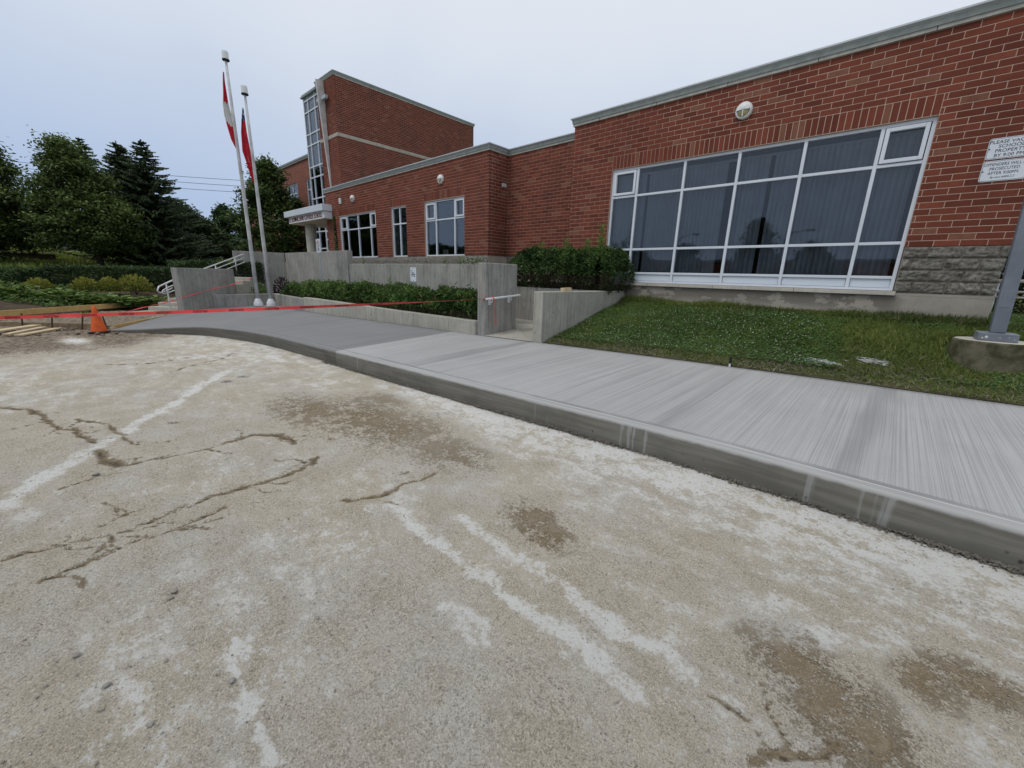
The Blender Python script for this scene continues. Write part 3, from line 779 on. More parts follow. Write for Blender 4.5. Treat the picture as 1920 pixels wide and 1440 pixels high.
TX0, TX1, TY = -28.12, -25.75, 12.3
brick_field('x', TY, TX0, TX1, 5.2, 9.3); brick_field('x', TY, TX0, TX1, 9.5, 12.4)
brick_field('y+', TX1, TY, 22.9, 5.2, 9.3, ends=.0205); brick_field('y+', TX1, TY, 22.9, 9.5, 12.4, ends=.0205)

mb = MB(); wall_slab(mb, 'x', WYF, -7.09, 1.16, Z0, Z1, [BIG]); wallA = mb.build('wall', M['mortar'], B)
mb = MB(); wall_slab(mb, 'x', WYF, -22.7, -10.37, Z0, Z1, [W1, W2, W3]); wallE = mb.build('wall', M['mortar'], B)
mb = MB()
wall_slab(mb, 'x', 10.8, -10.37, -7.09, Z0, Z1); wall_slab(mb, 'y+', -10.37, 10.16, 11.05, Z0, Z1); wall_slab(mb, 'y-', -7.09, 10.16, 11.05, Z0, Z1)
wall_slab(mb, 'y+', 1.16, 10.16, 16, 1.0, Z1); wall_slab(mb, 'y-', -22.7, 10.16, 12.3, 1.0, Z1); wall_slab(mb, 'x', 15.8, -22, 1.0, 1.0, Z1)
mb.build('wall', M['mortar'], B)
mb = MB()
mb.box(TX0, TX1-.004, TY+.004, TY+.3, 1.96, 12.4); mb.box(TX1-.3, TX1-.0041, TY+.31, 22.9, 1.96, 12.4); mb.box(TX0-2.4, TX1-.31, 22.6, 22.89, 1.96, 12.4)
mb.build('wall', M['mortar'], B)

# camera-space size only decides which bricks become separate objects (the largest in view)
def px_area(c):
    d = Vector(c)-Vector((0, 0, EYE)); z = d.dot(fw)
    if z <= 0: return 0
    x = 960+FPX*d.dot(rt2)/z; y = 720-FPX*d.dot(up2)/z
    if not (-10 < x < 1930 and -10 < y < 1450): return 0
    return 1/(z*z)
order = sorted(range(n_front), key=lambda i: -px_area(((bricks[i][2]+bricks[i][3])/2, WYF, (bricks[i][4]+bricks[i][5])/2)))
single = set(order[:300])
brick_meshes = {}
def brick_mesh(w, h, k):
    key = (round(w, 3), round(h, 3), k)
    if key not in brick_meshes:
        b = MB(); c = .003
        # front face with a small arris
        vs = [(-w/2,0.02,-h/2),(w/2,.02,-h/2),(w/2,.02,h/2),(-w/2,.02,h/2),
              (-w/2,c,-h/2),(w/2,c,-h/2),(w/2,c,h/2),(-w/2,c,h/2),
              (-w/2+c,0,-h/2+c),(w/2-c,0,-h/2+c),(w/2-c,0,h/2-c),(-w/2+c,0,h/2-c)]
        fs = []
        for a, b2 in ((0, 4), (4, 8)):
            for i in range(4): fs.append((a+i, a+(i+1)%4, b2+(i+1)%4, b2+i))
        fs.append((8, 9, 10, 11))
        b.add(vs, fs, 0, k/11)
        me = bpy.data.meshes.new('brick'); me.from_pydata(b.v, [], b.f)
        at = me.attributes.new('tint', 'FLOAT', 'POINT'); at.data.foreach_set('value', b.t)
        me.materials.append(M['brick']); brick_meshes[key] = me
    return brick_meshes[key]
rest = MB()
for i, (axis, pl, a, b, c, d) in enumerate(bricks):
    k = int(min(11, max(0, random.gauss(5, 2.6)))) if random.random() > .05 else 11
    if i in single:
        ob = bpy.data.objects.new('brick', brick_mesh(b-a, d-c, k)); COL.objects.link(ob)
        ob.parent = wallA; ob.location = ((a+b)/2, pl-random.random()*.0025, (c+d)/2)
        continue
    j = -random.random()*.002
    if axis == 'x': rest.box(a, b, pl+j, pl+.02, c, d, 0, k/11, ('k',))
    elif axis == 'y+': rest.box(pl-.02, pl-j, a, b, c, d, 0, k/11, ('l',))
    else: rest.box(pl+j, pl+.02, a, b, c, d, 0, k/11, ('r',))
o = rest.build('brickwork', M['brick'], B, tint=True); o['kind'] = 'stuff'

# ---- split-face stone base, foundation, sills
def stone_block(x0, x1, z0, z1, y, parent, seed, depth=.05, nx=22, nz=11):
    r_ = np.random.default_rng(seed)
    X = np.linspace(x0+.006, x1-.006, nx); Zz = np.linspace(z0+.005, z1-.005, nz)
    XX, ZZ = np.meshgrid(X, Zz, indexing='ij')
    bulge = np.minimum(np.minimum(XX-x0, x1-XX), np.minimum(ZZ-z0, z1-ZZ)); bulge = np.clip(bulge/.022, 0, 1)
    YY = y+.012-bulge*(depth*.35+depth*(.9*vnoise(XX, ZZ*1.6, 7, seed)+.7*vnoise(XX*1.2, ZZ*2, 21, seed+1)-.45))
    V = np.stack([XX, YY, ZZ], -1).reshape(-1, 3)
    Fq = grid_faces(nx, nz)
    rim = [(x0+.004, y+.1, z0+.004), (x1-.004, y+.1, z0+.004), (x1-.004, y+.1, z1-.004), (x0+.004, y+.1, z1-.004)]
    nb = len(V); V = np.vstack([V, rim])
    c00, c10, c11, c01 = 0, (nx-1)*nz, nx*nz-1, nz-1
    ex = np.array([[c00, nb, nb+1, c10], [c10, nb+1, nb+2, c11], [c11, nb+2, nb+3, c01], [c01, nb+3, nb, c00]])
    return big_mesh('stone_block', V, np.vstack([Fq, ex]), M['stone'], parent, attrs=dict(tint=np.full(len(V), r_.random())))
mb = MB(); mb.box(-.04, 1.13, WYF+.02, WYF+.24, 1.53, 2.298); stone_wall = mb.build('stone_base', M['band'], B)
mb = MB(); mb.box(-7.07, -5.87, WYF+.02, WYF+.24, 1.53, 2.298); mb.build('stone_base', M['band'], B)
mb = MB()
mb.box(-22.68, -10.39, WYF+.02, WYF+.24, 1.2, 2.298); mb.box(-10.6, -10.39, WYF+.25, 11.0, 1.2, 2.298); mb.box(-10.38, -7.09, 10.82, 11.0, 1.2, 2.298)
mb.build('stone_base', M['band'], B)
sid = 100
for r in range(4):
    z0 = 1.54+r*.19; off = (.22, .38, .13, .30)[r]
    xs = [-.04]
    while xs[-1] < 1.14: xs.append(min(1.15, xs[-1]+(.4 if len(xs) > 1 else off)))
    for p, q in zip(xs[:-1], xs[1:]):
        if q-p > .03: stone_block(p, q, z0, z0+.186, WYF, stone_wall, sid); sid += 1
    xs = list(np.arange(-7.09+.0, -5.9, .4))+[-5.87]
    for p, q in zip(xs[:-1], xs[1:]): stone_block(p, q, z0, z0+.186, WYF, stone_wall, sid, nx=6, nz=4); sid += 1
xs = [-22.68, -21.28, -20.1, -18.9, -17.67, -17.0, -16.38, -15.24, -14.6, -13.98, -12.8, -11.60, -11.0, -10.39]
for p, q in zip(xs[:-1], xs[1:]):
    stone_block(p, q, 2.06, 2.296, WYF, stone_wall, sid, .018, 8, 4); sid += 1
    stone_block(p+.1, q+.1 if q < -10.5 else q, 1.80, 2.054, WYF, stone_wall, sid, .018, 8, 4); sid += 1
for p in np.arange(-10.36, -7.2, .8):
    stone_block(p, min(p+.8, -7.1), 2.06, 2.296, 10.8, stone_wall, sid, .018, 8, 4); sid += 1
mb = MB(); mb.box(-7.09, 1.15, WYF-.015, WYF+.24, .4, 1.485); mb.box(-.04, 1.15, WYF-.012, WYF+.24, 1.488, 1.53); mb.box(.9, 1.152, WYF+.25, 16, .4, 1.53)
mb.build('foundation', M['foundation'], B)
xs = [-5.93, -4.55, -3.02, -1.5, .0]
for p, q in zip(xs[:-1], xs[1:]):
    mb = MB(); mb.box(p+.003, q-.003, WYF-.075, WYF+.2, 1.487, 1.556); mb.build('window_sill', M['sill'], B, bevel=.005)

# ---- copings
def coping(pts, zt, name='coping'):
    """pts: outline of the wall face seen from outside, left to right; the metal cap projects outwards"""
    P = [Vector((x, y)) for x, y in pts]
    def offs(dist):
        out = []
        for i, p in enumerate(P):
            ns = []
            for a, b in ((i-1, i), (i, i+1)):
                if a < 0 or b >= len(P): continue
                d = (P[b]-P[a]).normalized(); ns.append(Vector((d.y, -d.x)))
            if len(ns) == 2:
                n_ = (ns[0]+ns[1]); n_ = n_/max(.3, n_.dot(ns[0])) if n_.length > 1e-3 else ns[0]
            else: n_ = ns[0]
            out.append(p+n_*dist)
        return out
    prof = [(.0, -.195, 2), (.035, -.195, 2), (.035, -.14, 2), (.05, -.138, 1), (.062, -.055, 1), (.095, -.03, 0), (.095, -.004, 0), (.08, .0, 0), (-.35, .03, 0)]
    mb = MB(); rows = [[(q.x, q.y, zt+z) for q in offs(d)] for d, z, _ in prof]
    n = len(P)
    for k in range(len(prof)-1):
        for i in range(n-1):
            mb.add([rows[k][i], rows[k][i+1], rows[k+1][i+1], rows[k+1][i]], [(0, 1, 2, 3)], prof[k+1][2])
    for e in (0, n-1): mb.add([rows[k][e] for k in range(len(prof))], [tuple(range(len(prof)))], 1)
    c_ = mb.build(name, [M['coping_light'], M['coping_dark'], M['coping_stone']], B)
    # joint ticks in the soffit course
    for i in range(n-1):
        L = (P[i+1]-P[i]).length; d = (P[i+1]-P[i]).normalized(); nn = Vector((d.y, -d.x)); u = .75
        while u < L-.1 and L > 2:
            q = P[i]+d*u; j = MB(); a = q+nn*.0352; b = q+d*.012+nn*.0352
            j.add([(a.x, a.y, zt-.193), (b.x, b.y, zt-.193), (b.x, b.y, zt-.142), (a.x, a.y, zt-.142),
                   (a.x+nn.x*.002, a.y+nn.y*.002, zt-.193), (b.x+nn.x*.002, b.y+nn.y*.002, zt-.193), (b.x+nn.x*.002, b.y+nn.y*.002, zt-.142), (a.x+nn.x*.002, a.y+nn.y*.002, zt-.142)],
                  [(4,5,6,7),(0,4,7,3),(1,2,6,5),(0,1,5,4),(3,7,6,2)])
            j.build('joint', M['rubber'], c_); u += 1.5
    return c_
coping([(-7.09, 10.7), (-7.09, WYF), (1.16, WYF), (1.16, 16)], 5.69)
coping([(-22.7, 12.2), (-22.7, WYF), (-10.37, WYF), (-10.37, 10.8), (-7.10, 10.8)], 5.69)
coping([(TX0, 12.6), (TX0, TY), (TX1, TY), (TX1, 22.9), (TX0-2.4, 22.9)], 12.6)
mb = MB(); mb.box(-7.0, 1.0, 10.3, 15.9, 5.45, 5.55); mb.box(-22.5, -10.5, 10.3, 15.9, 5.45, 5.55); mb.box(-10.49, -7.01, 11.1, 15.9, 5.45, 5.55)
mb.box(-30.4, TX1-.32, TY+.5, 22.5, 12.2, 12.3)
mb.build('roof', M['roof'], B)
mb = MB(); mb.box(TX0-.02, TX1+.02, TY-.02, TY+.02, 9.31, 9.49); mb.box(TX1-.015, TX1+.02, TY+.03, 22.9, 9.31, 9.49)
mb.build('stone_band', M['band'], B)
# dim rooms behind the glass
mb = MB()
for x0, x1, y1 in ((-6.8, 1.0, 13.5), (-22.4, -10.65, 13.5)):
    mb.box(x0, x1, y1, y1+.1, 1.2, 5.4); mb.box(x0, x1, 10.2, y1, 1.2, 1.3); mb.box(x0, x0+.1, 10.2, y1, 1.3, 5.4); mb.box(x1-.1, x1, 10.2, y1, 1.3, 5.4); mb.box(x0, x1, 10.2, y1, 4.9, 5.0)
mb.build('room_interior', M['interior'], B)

# ---- windows
def bar(mb, x0, x1, z0, z1, y0, y1): mb.box(x0, x1, y0, y1, z0, z1)
def window(op, vx, hz, sashes=(), panels=False, fy=9.955, fw_=.055, mat='white_frame'):
    """op opening; vx inner mullion x; hz inner transom z; sashes (col,row from top) get an opening light"""
    x0, x1, z0, z1 = op
    mb = MB(); g = .002
    mb.box(x0+g, x0+fw_, fy, fy+.09, z0+g, z1-g); mb.box(x1-fw_, x1-g, fy, fy+.09, z0+g, z1-g)
    mb.box(x0+fw_, x1-fw_, fy, fy+.09, z1-fw_, z1-g); mb.box(x0+fw_, x1-fw_, fy, fy+.09, z0+g, z0+fw_*.8)
    win = mb.build('window', M[mat], B, bevel=.004)
    X = [x0+fw_]+list(vx)+[x1-fw_]; Zs = [z0+fw_*.8]+sorted(hz)+[z1-fw_]
    for x in vx:
        m_ = MB(); m_.box(x-fw_*.5, x+fw_*.5, fy-.002, fy+.088, z0+fw_*.8, z1-fw_); m_.build('mullion', M[mat], win, bevel=.004)
    xe = [x0+fw_]+[v for x in vx for v in (x-fw_*.5, x+fw_*.5)]+[x1-fw_]
    ze = [z0+fw_*.8]+[v for z in sorted(hz) for v in (z-.025, z+.025)]+[z1-fw_]
    for i in range(len(X)-1):
        a, b = xe[2*i], xe[2*i+1]
        for z in hz:
            m_ = MB(); m_.box(a, b, fy+.001, fy+.086, z-.025, z+.025); m_.build('transom', M[mat], win, bevel=.004)
        for j in range(len(Zs)-1):
            c, d = ze[2*j], ze[2*j+1]
            top = j == len(Zs)-2
            if panels and j == 0:
                p_ = MB(); p_.box(a+.012, b-.012, fy+.03, fy+.06, c+.012, d-.012); p_.box(a, b, fy+.045, fy+.07, c, d); p_.build('panel', M['panel'], win); continue
            if (i, len(Zs)-2-j) in sashes:
                s_ = MB(); k = .07
                for q in ((a+.012, a+k, c+.012, d-.012), (b-k, b-.012, c+.012, d-.012), (a+k, b-k, d-k, d-.012), (a+k, b-k, c+.012, c+k)):
                    s_.box(q[0], q[1], fy-.02, fy+.05, q[2], q[3])
                s_.build('sash', M[mat], win, bevel=.006)
                r_ = MB(); r_.box(a, b, fy+.055, fy+.07, c, c+.012); r_.box(a, b, fy+.055, fy+.07, d-.012, d); r_.build('gasket', M['rubber'], win)
                a2, b2, c2, d2 = a+k, b-k, c+k, d-k
            else: a2, b2, c2, d2 = a, b, c, d
            p_ = MB(); p_.box(a2, b2, fy+.04, fy+.046, c2, d2); p_.build('pane', M['glass'], win)
    return win
wb = window(BIG, [-5.17, -4.04, -2.92, -1.79, -.70], [3.64, 2.37, 1.79], sashes=((0, 0), (5, 0)), panels=True)
w1 = window(W1, [-20.53, -19.44, -18.27], [3.62], sashes=((0, 0), (3, 0)))
w2 = window(W2, [-15.80], [3.62])
w3 = window(W3, [-13.31, -12.20], [3.60], sashes=((0, 0), (2, 0)))
def blind(win, x0, x1, z0, z1, y, gaps=(), pitch=.088, ang=24, mat='blind'):
    mb = MB(); x = x0+.04; ca, sa = math.cos(R(ang)), math.sin(R(ang))
    while x < x1-.04:
        if not any(a < x < b for a, b in gaps):
            w = .047; j = random.uniform(-.14, .14); c2, s2 = math.cos(R(ang)+j), math.sin(R(ang)+j)
            bz = .004
            vs = []
            for z in (z0, z1):
                for t in (-1, 0, 1): vs.append((x+t*w*c2, y+t*w*s2-(bz if t == 0 else 0)*2, z))
            mb.add(vs, [(0, 1, 4, 3), (1, 2, 5, 4)], 0, random.random())
        x += pitch
    mb.box(x0, x1, y-.02, y+.03, z1, z1+.045)
    return mb.build('vertical_blind', M[mat], win)
blind(wb, -5.8, -.1, 1.66, 4.12, 10.14, ((-5.02, -4.88), (-3.2, -2.98), (-2.36, -2.25)))
M['blind_pale'] = plain('pale_blind_fabric', (0.50, 0.55, 0.62), (0.43, 0.48, 0.55), 3, 0.8, 0.2)
blind(w2, -16.34, -15.28, 2.35, 4.2, 10.07, ang=35, mat='blind_pale')
blind(w3, -12.18, -11.65, 2.35, 4.2, 10.14)
# shadow line at each window head, modelled as a thin dark bar
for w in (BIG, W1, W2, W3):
    mb = MB(); mb.box(w[0]-.01, w[1]+.01, WYF+.012, WYF+.2, w[3]+.0005, w[3]+.0105); mb.build('lintel_shadow', M['rust_and_shade'], B)

# ---- tower: curtain wall, fin with cross bar
CX0, CX1, CY = -30.4, TX0-.02, 12.36
vx = [-29.73, -28.70]; hz = [12.05, 11.40, 10.14, 9.50, 8.22, 7.59, 6.30, 5.3, 4.2, 3.1]
mb = MB(); f_ = .06
mb.box(CX0, CX0+f_, CY, CY+.12, 1.96, 12.25); mb.box(CX1-f_, CX1, CY, CY+.12, 1.96, 12.25)
cw = mb.build('curtain_wall', M['white_frame'], B)
tag(cw, 'tall narrow glazed strip on the tower')
for x in vx:
    m_ = MB(); m_.box(x-f_/2, x+f_/2, CY-.004, CY+.116, 1.96, 12.25); m_.build('mullion', M['white_frame'], cw)
xe = [CX0+f_]+[v for x in vx for v in (x-f_/2, x+f_/2)]+[CX1-f_]
ze = [12.25]+hz+[1.96]
for i in range(3):
    for j in range(len(hz)+1):
        if j < len(hz):
            m_ = MB(); m_.box(xe[2*i], xe[2*i+1], CY-.002, CY+.114, hz[j]-.035, hz[j]+.035); m_.build('transom', M['white_frame'], cw)
        p_ = MB(); p_.box(xe[2*i], xe[2*i+1], CY+.05, CY+.058, ze[j+1]+(.035 if j < len(hz) else 0), ze[j]-(.035 if j else 0))
        p_.build('pane' if j else 'panel', M['glass'] if j else M['grey_frame'], cw)
mb = MB(); mb.box(CX0-.12, CX1-.02, CY-.12, CY+.3, 12.26, 12.33); mb.box(CX0-.06, CX1-.02, CY-.06, CY+.28, 12.33, 12.44); mb.build('coping', M['coping_dark'], B)
mb = MB(); mb.box(CX0, CX0+.05, CY+.125, 22.5, 1.96, 12.25); mb.box(CX0+.06, CX1, CY+1.6, CY+1.7, 1.96, 12.2); mb.build('room_interior', M['interior'], B)
mb = MB()
vs = []
for x in (-27.15, -27.03):
    vs += [(x, 12.285, 12.45), (x, 11.84, 12.36), (x, 12.235, 6.5), (x, 12.285, 6.5)]
mb.add(vs, [(3,2,1,0), (4,5,6,7), (0,1,5,4), (1,2,6,5), (2,3,7,6), (3,0,4,7)])
fin = mb.build('tower_fin', M['steel_pale'], B, bevel=.006)
tag(fin, 'tapered pale steel fin forming a cross on the tower')
mb = MB(); mb.box(-27.025, -26.45, 12.03, 12.2, 11.34, 11.52); mb.box(-27.62, -27.155, 12.03, 12.2, 11.34, 11.52); mb.build('cross_bar', M['grey_frame'], fin)

# ---- two-storey wing behind the young tree
mb = MB(); WW = [(-36.3, -34.1, 5.6, 7.9), (-32.55, -30.5, 5.6, 7.9), (-43.6, -41.4, 5.6, 7.9), (-40.0, -37.6, 5.6, 7.9), (-43.6, -41.4, 2.6, 4.3), (-40.0, -37.6, 2.6, 4.3)]
wall_slab(mb, 'x', 12.9, -46, -30.42, 1.5, 9.15, WW, rec=0)
mb.box(-46, -45.7, 13.16, 24, 1.5, 9.15); mb.build('wall', M['far_brick'], B)
mb = MB(); mb.box(-46.1, -30.42, 12.8, 13.2, 9.155, 9.25, 1); mb.box(-46.1, -30.42, 12.76, 13.2, 9.25, 9.36, 0); mb.build('coping', [M['coping_dark'], M['coping_stone']], B)
for (a, b, c, d) in WW:
    mb = MB(); y = 12.98
    for q in ((a, a+.08, c, d), (b-.08, b, c, d), (a+.08, b-.08, d-.08, d), (a+.08, b-.08, c, c+.08), ((a+b)/2-.04, (a+b)/2+.04, c+.08, d-.08)): mb.box(q[0], q[1], y, y+.08, q[2], q[3])
    w_ = mb.build('window', M['white_frame'], B)
    m_ = MB(); m_.box(a+.08, (a+b)/2-.04, y+.01, y+.07, d-.72, d-.64); m_.box((a+b)/2+.04, b-.08, y+.01, y+.07, d-.72, d-.64); m_.build('transom', M['white_frame'], w_)
    for p, q in ((a+.08, (a+b)/2-.04), ((a+b)/2+.04, b-.08)):
        m_ = MB(); m_.box(p, q, y+.04, y+.045, c+.08, d-.72); m_.build('pane', M['glass'], w_)
        m_ = MB(); m_.box(p, q, y+.04, y+.045, d-.64, d-.08); m_.build('pane', M['glass'], w_)
mb = MB(); mb.box(-45.6, -30.5, 14.5, 14.6, 1.6, 9.0); mb.build('room_interior', M['interior'], B)

# ---- entrance canopy, sign, column, doors
can = MB(); L1 = [(-27.22, 9.36), (-21.92, 9.36), (-21.92, 9.885), (-22.72, 9.885), (-22.72, 12.28), (-27.22, 12.28)]
can.prism(L1, 4.57, 4.88)
can = can.build('canopy', M['white_frame'], B, bevel=.01)
mb = MB(); L2 = [(-26.82, 9.47), (-21.98, 9.47), (-21.98, 9.885), (-22.72, 9.885), (-22.72, 12.26), (-26.82, 12.26)]
mb.prism(L2, 4.22, 4.565); fas = mb.build('sign_fascia', M['white_paint'], can)
mb = MB(); mb.prism([(x+(.05 if x < -25 else -.05), y+(.05 if y < 9.6 else -.01)) for x, y in L2], 4.19, 4.218); mb.build('soffit', M['band'], can)

def text_obj(name, body, size, mat, parent, loc, rot, align='CENTER', extrude=.002, xs=1.0, local=False):
    cu = bpy.data.curves.new('txt', 'FONT'); cu.body = body; cu.size = size; cu.align_x = align; cu.align_y = 'CENTER'; cu.extrude = extrude; cu.resolution_u = 3
    tmp = bpy.data.objects.new('txt', cu); COL.objects.link(tmp)
    me = bpy.data.meshes.new_from_object(tmp)
    bpy.data.objects.remove(tmp); bpy.data.curves.remove(cu)
    me.materials.clear()
    mt = Matrix.Translation(Vector(loc)) @ rot.to_4x4() @ Matrix.Diagonal((xs, 1, 1, 1))
    me.transform(mt); me.name = name
    return link(name, me, mat, parent, local)
from mathutils import Euler
RX = Euler((R(90), 0, 0)).to_matrix()
text_obj('lettering', 'ST. DOMINIC SAVIO CATHOLIC SCHOOL', .34, M['letter_red'], fas, (-24.5, 9.462, 4.385), RX, xs=.72, extrude=.006)
mb = MB(); mb.lathe([(.29, 1.96), (.29, 4.185)], (-25.55, 10.15, 0), 24); mb.build('column', M['concrete_pale'], can, smooth=False)
mb = MB(); y = 12.1
for x in (-28.0, -27.0, -26.0, -25.0, -24.1, -23.3, -22.8): mb.box(x-.035, x+.035, y, y+.1, 1.965, 4.18)
ent = mb.build('entrance_glazing', M['white_frame'], B)
for x0, x1 in zip((-28.0, -27.0, -26.0, -25.0, -24.1, -23.3), (-27.0, -26.0, -25.0, -24.1, -23.3, -22.8)):
    for z in (4.1, 3.6, 2.9, 2.1):
        m_ = MB(); m_.box(x0+.035, x1-.035, y+.002, y+.098, z-.03, z+.03); m_.build('transom', M['white_frame'], ent)
    for za, zb in ((3.63, 4.07), (2.93, 3.57), (2.13, 2.87)):
        m_ = MB(); m_.box(x0+.035, x1-.035, y+.04, y+.046, za, zb); m_.build('pane', M['glass'], ent)
mb = MB(); mb.box(-28.1, -22.75, 12.8, 12.9, 1.97, 4.18); mb.build('room_interior', M['interior'], B)

# ================================================================== THINGS ON THE WALLS
def bulkhead(loc, label):
    x, y, z = loc
    e = empty('wall_lamp', loc, label, 'lamp', 'round bulkhead lamps on the brick wall')
    mb = MB(); mb.lathe([(.155, -.005), (.155, .05), (.14, .075), (.125, .08), (.122, .06), (.11, .06)], loc, 28, 'Y'); mb.build('casing', M['lamp_white'], e, smooth=False)
    # hood: upper half dome; lens: lower half dome
    def half(sgn, r0, dep, name, mat):
        m_ = MB(); vs = []; n, k = 16, 6
        for i in range(k+1):
            ph = (math.pi/2)*i/k; rr = r0*math.cos(ph)
            for j in range(n+1):
                a = math.pi*j/n
                vs.append((x+rr*math.cos(a), y-.062-dep*math.sin(ph), z+sgn*(.012+max(0, rr*math.sin(a)-.0))))
        fs = [(i*(n+1)+j, i*(n+1)+j+1, (i+1)*(n+1)+j+1, (i+1)*(n+1)+j) for i in range(k) for j in range(n)]
        m_.add(vs, fs); return m_.build(name, mat, e, smooth=True)
    half(1, .125, .06, 'hood', M['lamp_white']); half(-1, .112, .045, 'lens', M['lens'])
    mb = MB(); mb.box(x-.115, x+.115, y-.115, y-.07, z-.004, z+.014); mb.box(x-.007, x+.007, y-.112, y-.07, z-.12, z-.004); mb.build('guard_bar', M['lamp_white'], e)
bulkhead((-2.95, 9.897, 4.97), 'round white bulkhead lamp above the wide blinded window')
bulkhead((-12.88, 9.897, 4.95), 'round white bulkhead lamp above the window nearest the brick corner')
bulkhead((-19.66, 9.897, 4.96), 'round white bulkhead lamp above the dark window beside the canopy')
e = empty('alarm_box', (-20.91, 9.897, 4.96), 'narrow white alarm box on the brick beside a round lamp', 'alarm')
mb = MB(); mb.box(-21.0, -20.83, 9.82, 9.896, 4.83, 5.10); mb.build('housing', M['lamp_white'], e, bevel=.015)
mb = MB(); mb.box(-20.96, -20.87, 9.80, 9.82, 4.90, 5.02); mb.build('grille', M['white_paint'], e)
e = empty('wall_vent', (-10.365, 10.6, 4.575), 'small pale louvred vent on the brick return', 'vent')
mb = MB(); mb.box(-10.368, -10.352, 10.5, 10.7, 4.52, 4.63); mb.build('frame', M['white_paint'], e)
for k in range(4):
    m_ = MB(); m_.box(-10.351, -10.335, 10.51, 10.69, 4.53+k*.025, 4.545+k*.025); m_.build('slat', M['lamp_white'], e)

def rounded(x0, x1, z0, z1, r, y0, y1, n=5):
    pts = []
    for cx, cz, a0 in ((x1-r, z0+r, -90), (x1-r, z1-r, 0), (x0+r, z1-r, 90), (x0+r, z0+r, 180)):
        for k in range(n+1):
            a = R(a0+90*k/n); pts.append((cx+r*math.cos(a), cz+r*math.sin(a)))
    m_ = MB(); k = len(pts)
    m_.add([(p, y0, q) for p, q in pts]+[(p, y1, q) for p, q in pts], [tuple(range(k)), tuple(reversed(range(k, 2*k)))]+[(i, k+i, k+(i+1)%k, (i+1)%k) for i in range(k)])
    return m_
def wall_sign(x0, x1, z0, z1, y, lines, label, name='wall_sign'):
    e = empty(name, ((x0+x1)/2, y, z0), label, 'sign')
    rounded(x0, x1, z0, z1, .03, y-.004, y-.0005).build('plate', M['sign_white'], e)
    rounded(x0+.008, x1-.008, z0+.008, z1-.008, .026, y-.0048, y-.0042).build('border', M['sign_black'], e)
    rounded(x0+.013, x1-.013, z0+.013, z1-.013, .022, y-.0056, y-.005).build('face', M['sign_white'], e)
    for body, cx, cz, size, xs in lines: text_obj('lettering', body, size, M['sign_black'], e, (cx, y-.0066, cz), RX, xs=xs, extrude=.0004)
    for q in (z0+(z1-z0)*.5,):
        for xx in (x0+.022, x1-.022):
            m_ = MB(); m_.lathe([(.008, 0), (.008, .006)], (xx, y-.0056, q), 10, 'Y'); m_.build('screw', M['sign_black'], e)
    return e
cx = .825
wall_sign(.59, 1.06, 3.54, 3.83, 9.897, [('PLEASE VACATE', cx, 3.773, .064, 1.0), ('SCHOOL', cx, 3.713, .064, 1.0), ('PROPERTY', cx, 3.651, .064, 1.0), ('BY 9:00 PM', cx, 3.588, .064, 1.0)],
          'white wall sign asking people to vacate school property by nine')
wall_sign(.59, 1.06, 3.23, 3.52, 9.897, [('OFFENDERS WILL BE', cx, 3.463, .058, .82), ('PROSECUTED', cx, 3.402, .058, .85), ('AFTER 9:00PM.', cx, 3.341, .058, .85), ('By-Law #400.2.2', cx, 3.285, .04, .9)],
          'white wall sign warning that offenders will be prosecuted')
e = empty('notice', (-11.5, 7.66, 1.37), 'small upright white notice fixed to the retaining wall', 'sign')
rounded(-11.665, -11.335, 1.37, 1.81, .025, 7.652, 7.659).build('plate', M['sign_white'], e)
for body, dx, z, s_ in (('PLEASE', -.06, 1.70, .06), ('keep the', .0, 1.648, .055), ('LITTER', .03, 1.59, .085), ('in bin', .06, 1.53, .055)):
    pass
for x0, x1, z0, z1 in ((-11.63,-11.53,1.695,1.71),(-11.60,-11.545,1.645,1.665),(-11.53,-11.47,1.645,1.668),(-11.58,-11.50,1.585,1.62),(-11.49,-11.40,1.582,1.618),(-11.53,-11.49,1.53,1.55),(-11.47,-11.39,1.528,1.556)):
    m_ = MB(); m_.box(x0, x1, 7.6505, 7.6515, z0, z1); m_.build('print', M['sign_black'], e)
m_ = MB(); m_.add([(-11.63,7.6505,1.60),(-11.61,7.6505,1.60),(-11.585,7.6505,1.54),(-11.555,7.6505,1.575),(-11.545,7.6505,1.565),(-11.59,7.6505,1.515)], [(0,5,2,1),(2,5,4,3)]); m_.build('print', M['sign_black'], e)
for z in (1.40, 1.785):
    m_ = MB(); m_.lathe([(.012, 0), (.012, .005)], (-11.5, 7.652, z), 10, 'Y'); m_.build('screw', M['sign_black'], e)

# handrail stub on the end wall, with the danger tape tied to it
e = empty('handrail', (-6.5, 6.6, .95), 'short white pipe handrail fixed to the tall concrete end panel', 'handrail')
m_ = MB(); m_.tube([(-6.5, 6.16, 1.125), (-6.5, 7.2, 1.195), (-6.505, 7.27, 1.195), (-6.55, 7.30, 1.185), (-6.6, 7.30, 1.18)], .024, 10); m_.build('rail', M['white_paint'], e, smooth=True)
for yy, zz in ((6.36, 1.14), (6.98, 1.18)):
    m_ = MB(); m_.box(-6.599, -6.59, yy-.04, yy+.04, zz-.15, zz-.03); m_.tube([(-6.59, yy, zz-.09), (-6.52, yy, zz-.09), (-6.5, yy, zz-.02)], .010, 6); m_.build('bracket', M['white_paint'], e)

